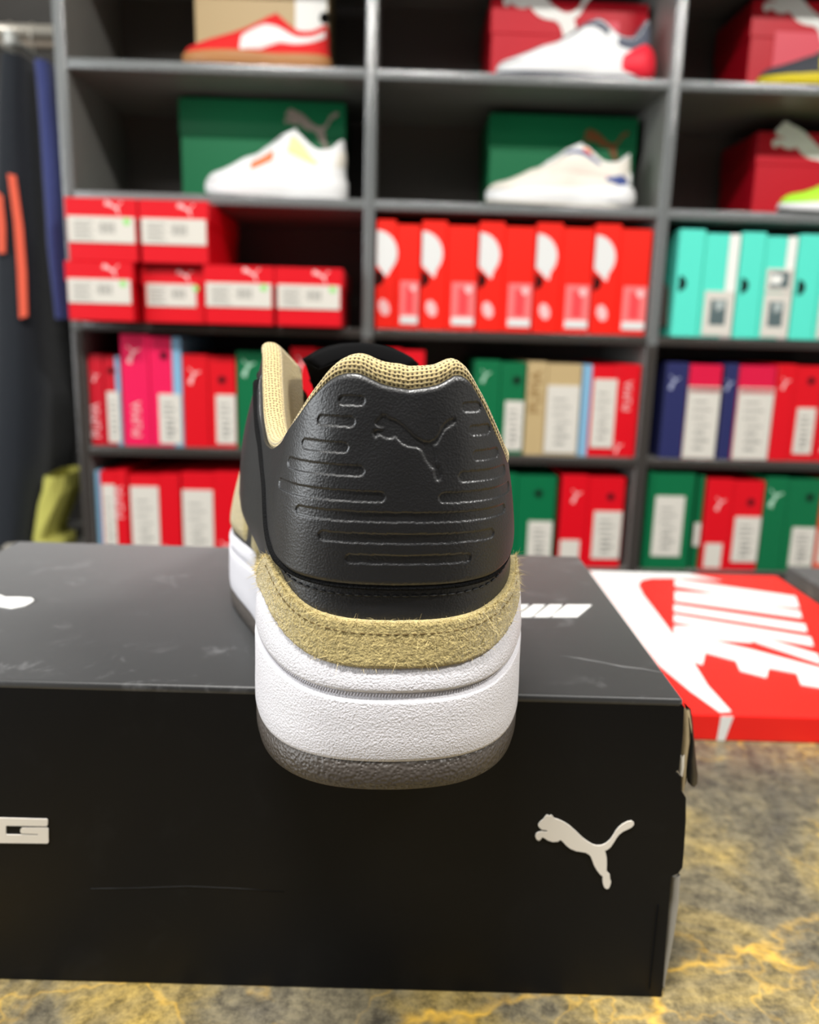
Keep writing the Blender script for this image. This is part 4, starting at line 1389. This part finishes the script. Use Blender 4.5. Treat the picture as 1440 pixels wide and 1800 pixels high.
for inset, z in ((2.0, 1.0), (-5.0, 5), (-10.0, 20), (-9.5, 38), (-4.5, 56), (2.0, 64)):
    p = fm.P(s_, np.full_like(s_, 0.0))
    t = np.gradient(p, axis=0); n = np.stack([t[:, 1], -t[:, 0], 0 * t[:, 0]], -1); n /= np.linalg.norm(n, axis=1, keepdims=True)
    fade = np.clip((3.7 - np.abs(s_)) / 1.5, 0, 1) ** 0.5
    q = p - n * (inset * fade + 0.6 * (1 - fade))[:, None]
    q[:, 2] = z * fade + (18 + 0.2 * z) * (1 - fade)
    rows_.append(q)
mm('heel_block', np.stack(rows_, 1), HRED, root_r)
# white chunky shoe with navy
fm = display_form(292, 1.05, 0.98, 42, 36, 28, (104, 84, 112, 78, 50))
display_shoe('white chunky sneaker with navy and peach panels', 860, 1106, 2, 350, 0.006, fm, 292, (SO, SW, SO, SW, SW, SW),
             [('quarter_patch', SNAVY, -3.6, -1.6, [(1.6, .02), (2.6, .05), (3.6, .3)], [(1.6, .25), (2.6, .5), (3.6, .45)], 1.3), ('side_stripe', SPEACH, -6.6, -3.4, [(3.4, .45), (6.6, .25)], [(3.4, .65), (6.6, .55)], 1.4),
              ('eyestay', SNAVY, -5.9, -4.0, [(4.0, .80), (5.9, .80)], [(4.0, .9), (5.9, .92)], 1.3), ('collar_patch', SORANGE, -5.1, -4.6, [(4.6, .88), (5.1, .86)], [(4.6, .985), (5.1, .985)], 1.6), ('heel_patch', SW, -1.5, 1.5, [(0, .1), (1.5, .1)], [(0, .5), (1.5, .5)], 4.0)])
root_c = [o for o in COL.objects if o.get('label', '').startswith('white chunky')][0]
rows_ = []
for inset, z in ((2.0, 1.0), (-5.0, 5), (-10.0, 16), (-9.0, 30), (-3.0, 42), (3.0, 45)):
    p = fm.P(s_, np.full_like(s_, 0.0))
    q = p - n * (inset * fade + 0.6 * (1 - fade))[:, None]
    q[:, 2] = z * fade + (14 + 0.2 * z) * (1 - fade)
    rows_.append(q)
mm('heel_block', np.stack(rows_, 1), SW, root_c)
# charcoal and lime shoes at the picture edge
fm = display_form(290, 0.98, 0.82, 28, 24, 20, (90, 70, 96, 66, 44))
display_shoe('charcoal sneaker with a yellow sole in front of a red box', 1329, 1585, 1, 150, 0.006, fm, 290, (YSOLE, YSOLE, SDARK, SDARK, SDARK, SYEL),
             [('side_stripe', YSOLE, -7.0, -6.2, [(6.2, .1), (7, .1)], [(6.2, .6), (7, .5)], 1.4)])
fm = display_form(290, 0.98, 0.85, 34, 28, 22, (94, 72, 100, 70, 46))
display_shoe('lime green sneaker with a white sole in front of a red box', 1355, 1612, 2, 380, 0.006, fm, 290, (C_('black_rubber', 30, 30, 30), SW, LIME, LIME, LIME, LIME))

# ------------------------------------------------------------------ hanging clothes
RAIL_D = 0.17
ru, rh = sh(60, 56, RAIL_D)
rail = empty('clothes_rail', 'chrome rail for hanging clothes fixed beside the shelving', 'rail', sh_world(ru, RAIL_D, rh), SH_YAW)
uL, uR = U_UP[0] + UW / 2 - ru + 0.001, U_UP[1] - UW / 2 - ru - 0.001
tube('rail_tube', [(uL, 0, 0), (uR, 0, 0)], 0.0135, M['chrome'], rail, 16)
tube('rail_flange', [(uR - 0.004, 0, 0), (uR, 0, 0)], 0.024, M['chrome'], rail, 16)
tube('under_rail', [(uL, 0.004, -0.024), (uR, 0.004, -0.024)], 0.009, mat('beige_tube', srgb(150, 138, 124), 0.4), rail, 10)


def hanger(label, px, pyb):
    u, _ = sh(px, 80, RAIL_D)
    zb = sh(px, pyb, RAIL_D)[1]
    h = empty('hanger', label, 'hanger', sh_world(u, RAIL_D, zb), SH_YAW, 'clip hangers on the chrome rail')
    top = rh - zb
    tube('hook', [(0, 0.016 * math.cos(t), top + 0.016 * math.sin(t) - 0.0005) for t in np.linspace(-0.6, math.pi, 12)] + [(0, -0.014, top - 0.02), (0, -0.004, top - 0.035), (0, 0, 0.012)], 0.0016, M['chrome'], h, 6)
    box('bar', -0.004, 0.004, -0.10, 0.14, 0.0, 0.010, M['clear'], h, 0.003)
    for y0 in (-0.125, 0.12):
        box('clip', -0.009, 0.009, y0, y0 + 0.028, -0.012, 0.016, M['clear'], h, 0.004)
    return h


hanger('pale clip hanger holding the black trousers', 22, 100)
hanger('pale clip hanger holding the navy trousers', 60, 103)


def garment(name, label, rows, d0, dep, m, waves=3.0, amp=0.006, group=None, n=26, cat='trousers'):
    """rows: (y, x left, x right) of the front edge; the cloth runs `dep` back from depth d0"""
    pts0 = sh((rows[0][1] + rows[0][2]) / 2, rows[0][0], d0)
    root = empty(name, label, cat, sh_world(pts0[0], d0, sh(rows[-1][1], rows[-1][0], d0)[1]), SH_YAW, group)
    Y = np.array([r[0] for r in rows], float)
    ys = np.linspace(Y[0], Y[-1], 46)
    V = []
    for i, y in enumerate(ys):
        xl, xr = np.interp(y, Y, [r[1] for r in rows]), np.interp(y, Y, [r[2] for r in rows])
        ul, z = sh(xl, y, d0)
        ur, _ = sh(xr, y, d0)
        z = max(z, B_TOP[5] + 0.004)
        cu, hw = (ul + ur) / 2 - pts0[0], (ur - ul) / 2
        ring = []
        for k in range(n):
            t = 2 * math.pi * k / n
            c, s = math.cos(t), math.sin(t)
            x = hw * math.copysign(abs(c) ** 0.6, c)
            yy = dep / 2 + dep / 2 * math.copysign(abs(s) ** 0.5, s)
            w_ = amp * math.sin(waves * t * 2 + 0.12 * i + 1.7 * math.sin(0.11 * i))
            ring.append((cu + x + w_, yy + amp * 0.7 * math.sin(5 * t + i * 0.2), z - root.location.z))
        V.append(ring)
    body = grid_mesh('cloth', V, m, root, True, close_v=True)
    return root, pts0[0]


CBLACK = mat('black_cloth', srgb(30, 34, 40), 0.85, 0.2, sheen=0.2, bump=[('noise', 60, 0.004, 0.4)])
CNAVY = mat('navy_cloth', srgb(52, 60, 108), 0.8, 0.2, sheen=0.2, bump=[('noise', 50, 0.004, 0.4)])
CYEL = mat('olive_yellow_cloth', srgb(190, 186, 96), 0.8, 0.2, bump=[('wave', 40, 0.003, 0.4)])
COR = mat('orange_tape', srgb(216, 84, 54), 0.7)
g1, u0_ = garment('trousers', 'navy trousers hanging edge-on beside the shelf upright', [(103, 52, 84), (150, 55, 93), (300, 62, 104), (430, 70, 111), (560, 88, 117)], 0.002, 0.30, CNAVY, 2.0, 0.002)
g2, u0_ = garment('trousers', 'black trousers with orange side stripes at the picture edge', [(92, -12, 40), (200, -20, 44), (330, -24, 49), (560, -30, 58), (700, -34, 64), (820, -36, 56), (860, -37, 50), (910, -38, 45), (962, -40, 36)], 0.002, 0.30, CBLACK, 2.0, 0.002)


def stripe(root, u0, d, px, m, name='side_stripe'):
    pts = [sh(x, y, d) for x, y in px]
    return prism(name, [(u - u0, d - 0.002, z - root.location.z) for u, z in pts], (0, 0.004, 0), m, root)


stripe(g2, u0_, -0.008, [(13, 305), (27, 308), (40, 400), (46, 480), (48, 556), (34, 560), (30, 470), (24, 390)], COR)
stripe(g2, u0_, -0.008, [(-6, 335), (4, 345), (9, 400), (9, 445), (-4, 445)], COR)
stripe(g2, u0_, -0.008, [(2, 966), (10, 957), (34, 955), (35, 961), (12, 968)], M['chrome'], 'hem_zip')
garment('folded_cloth', 'olive yellow cloth slumped on the low board behind the black trousers', [(838, 72, 110), (870, 66, 108), (900, 61, 95), (930, 57, 82), (950, 54, 76), (958, 53, 97), (1008, 53, 98)], 0.004, 0.14, CYEL, 4.0, 0.003, cat='cloth')
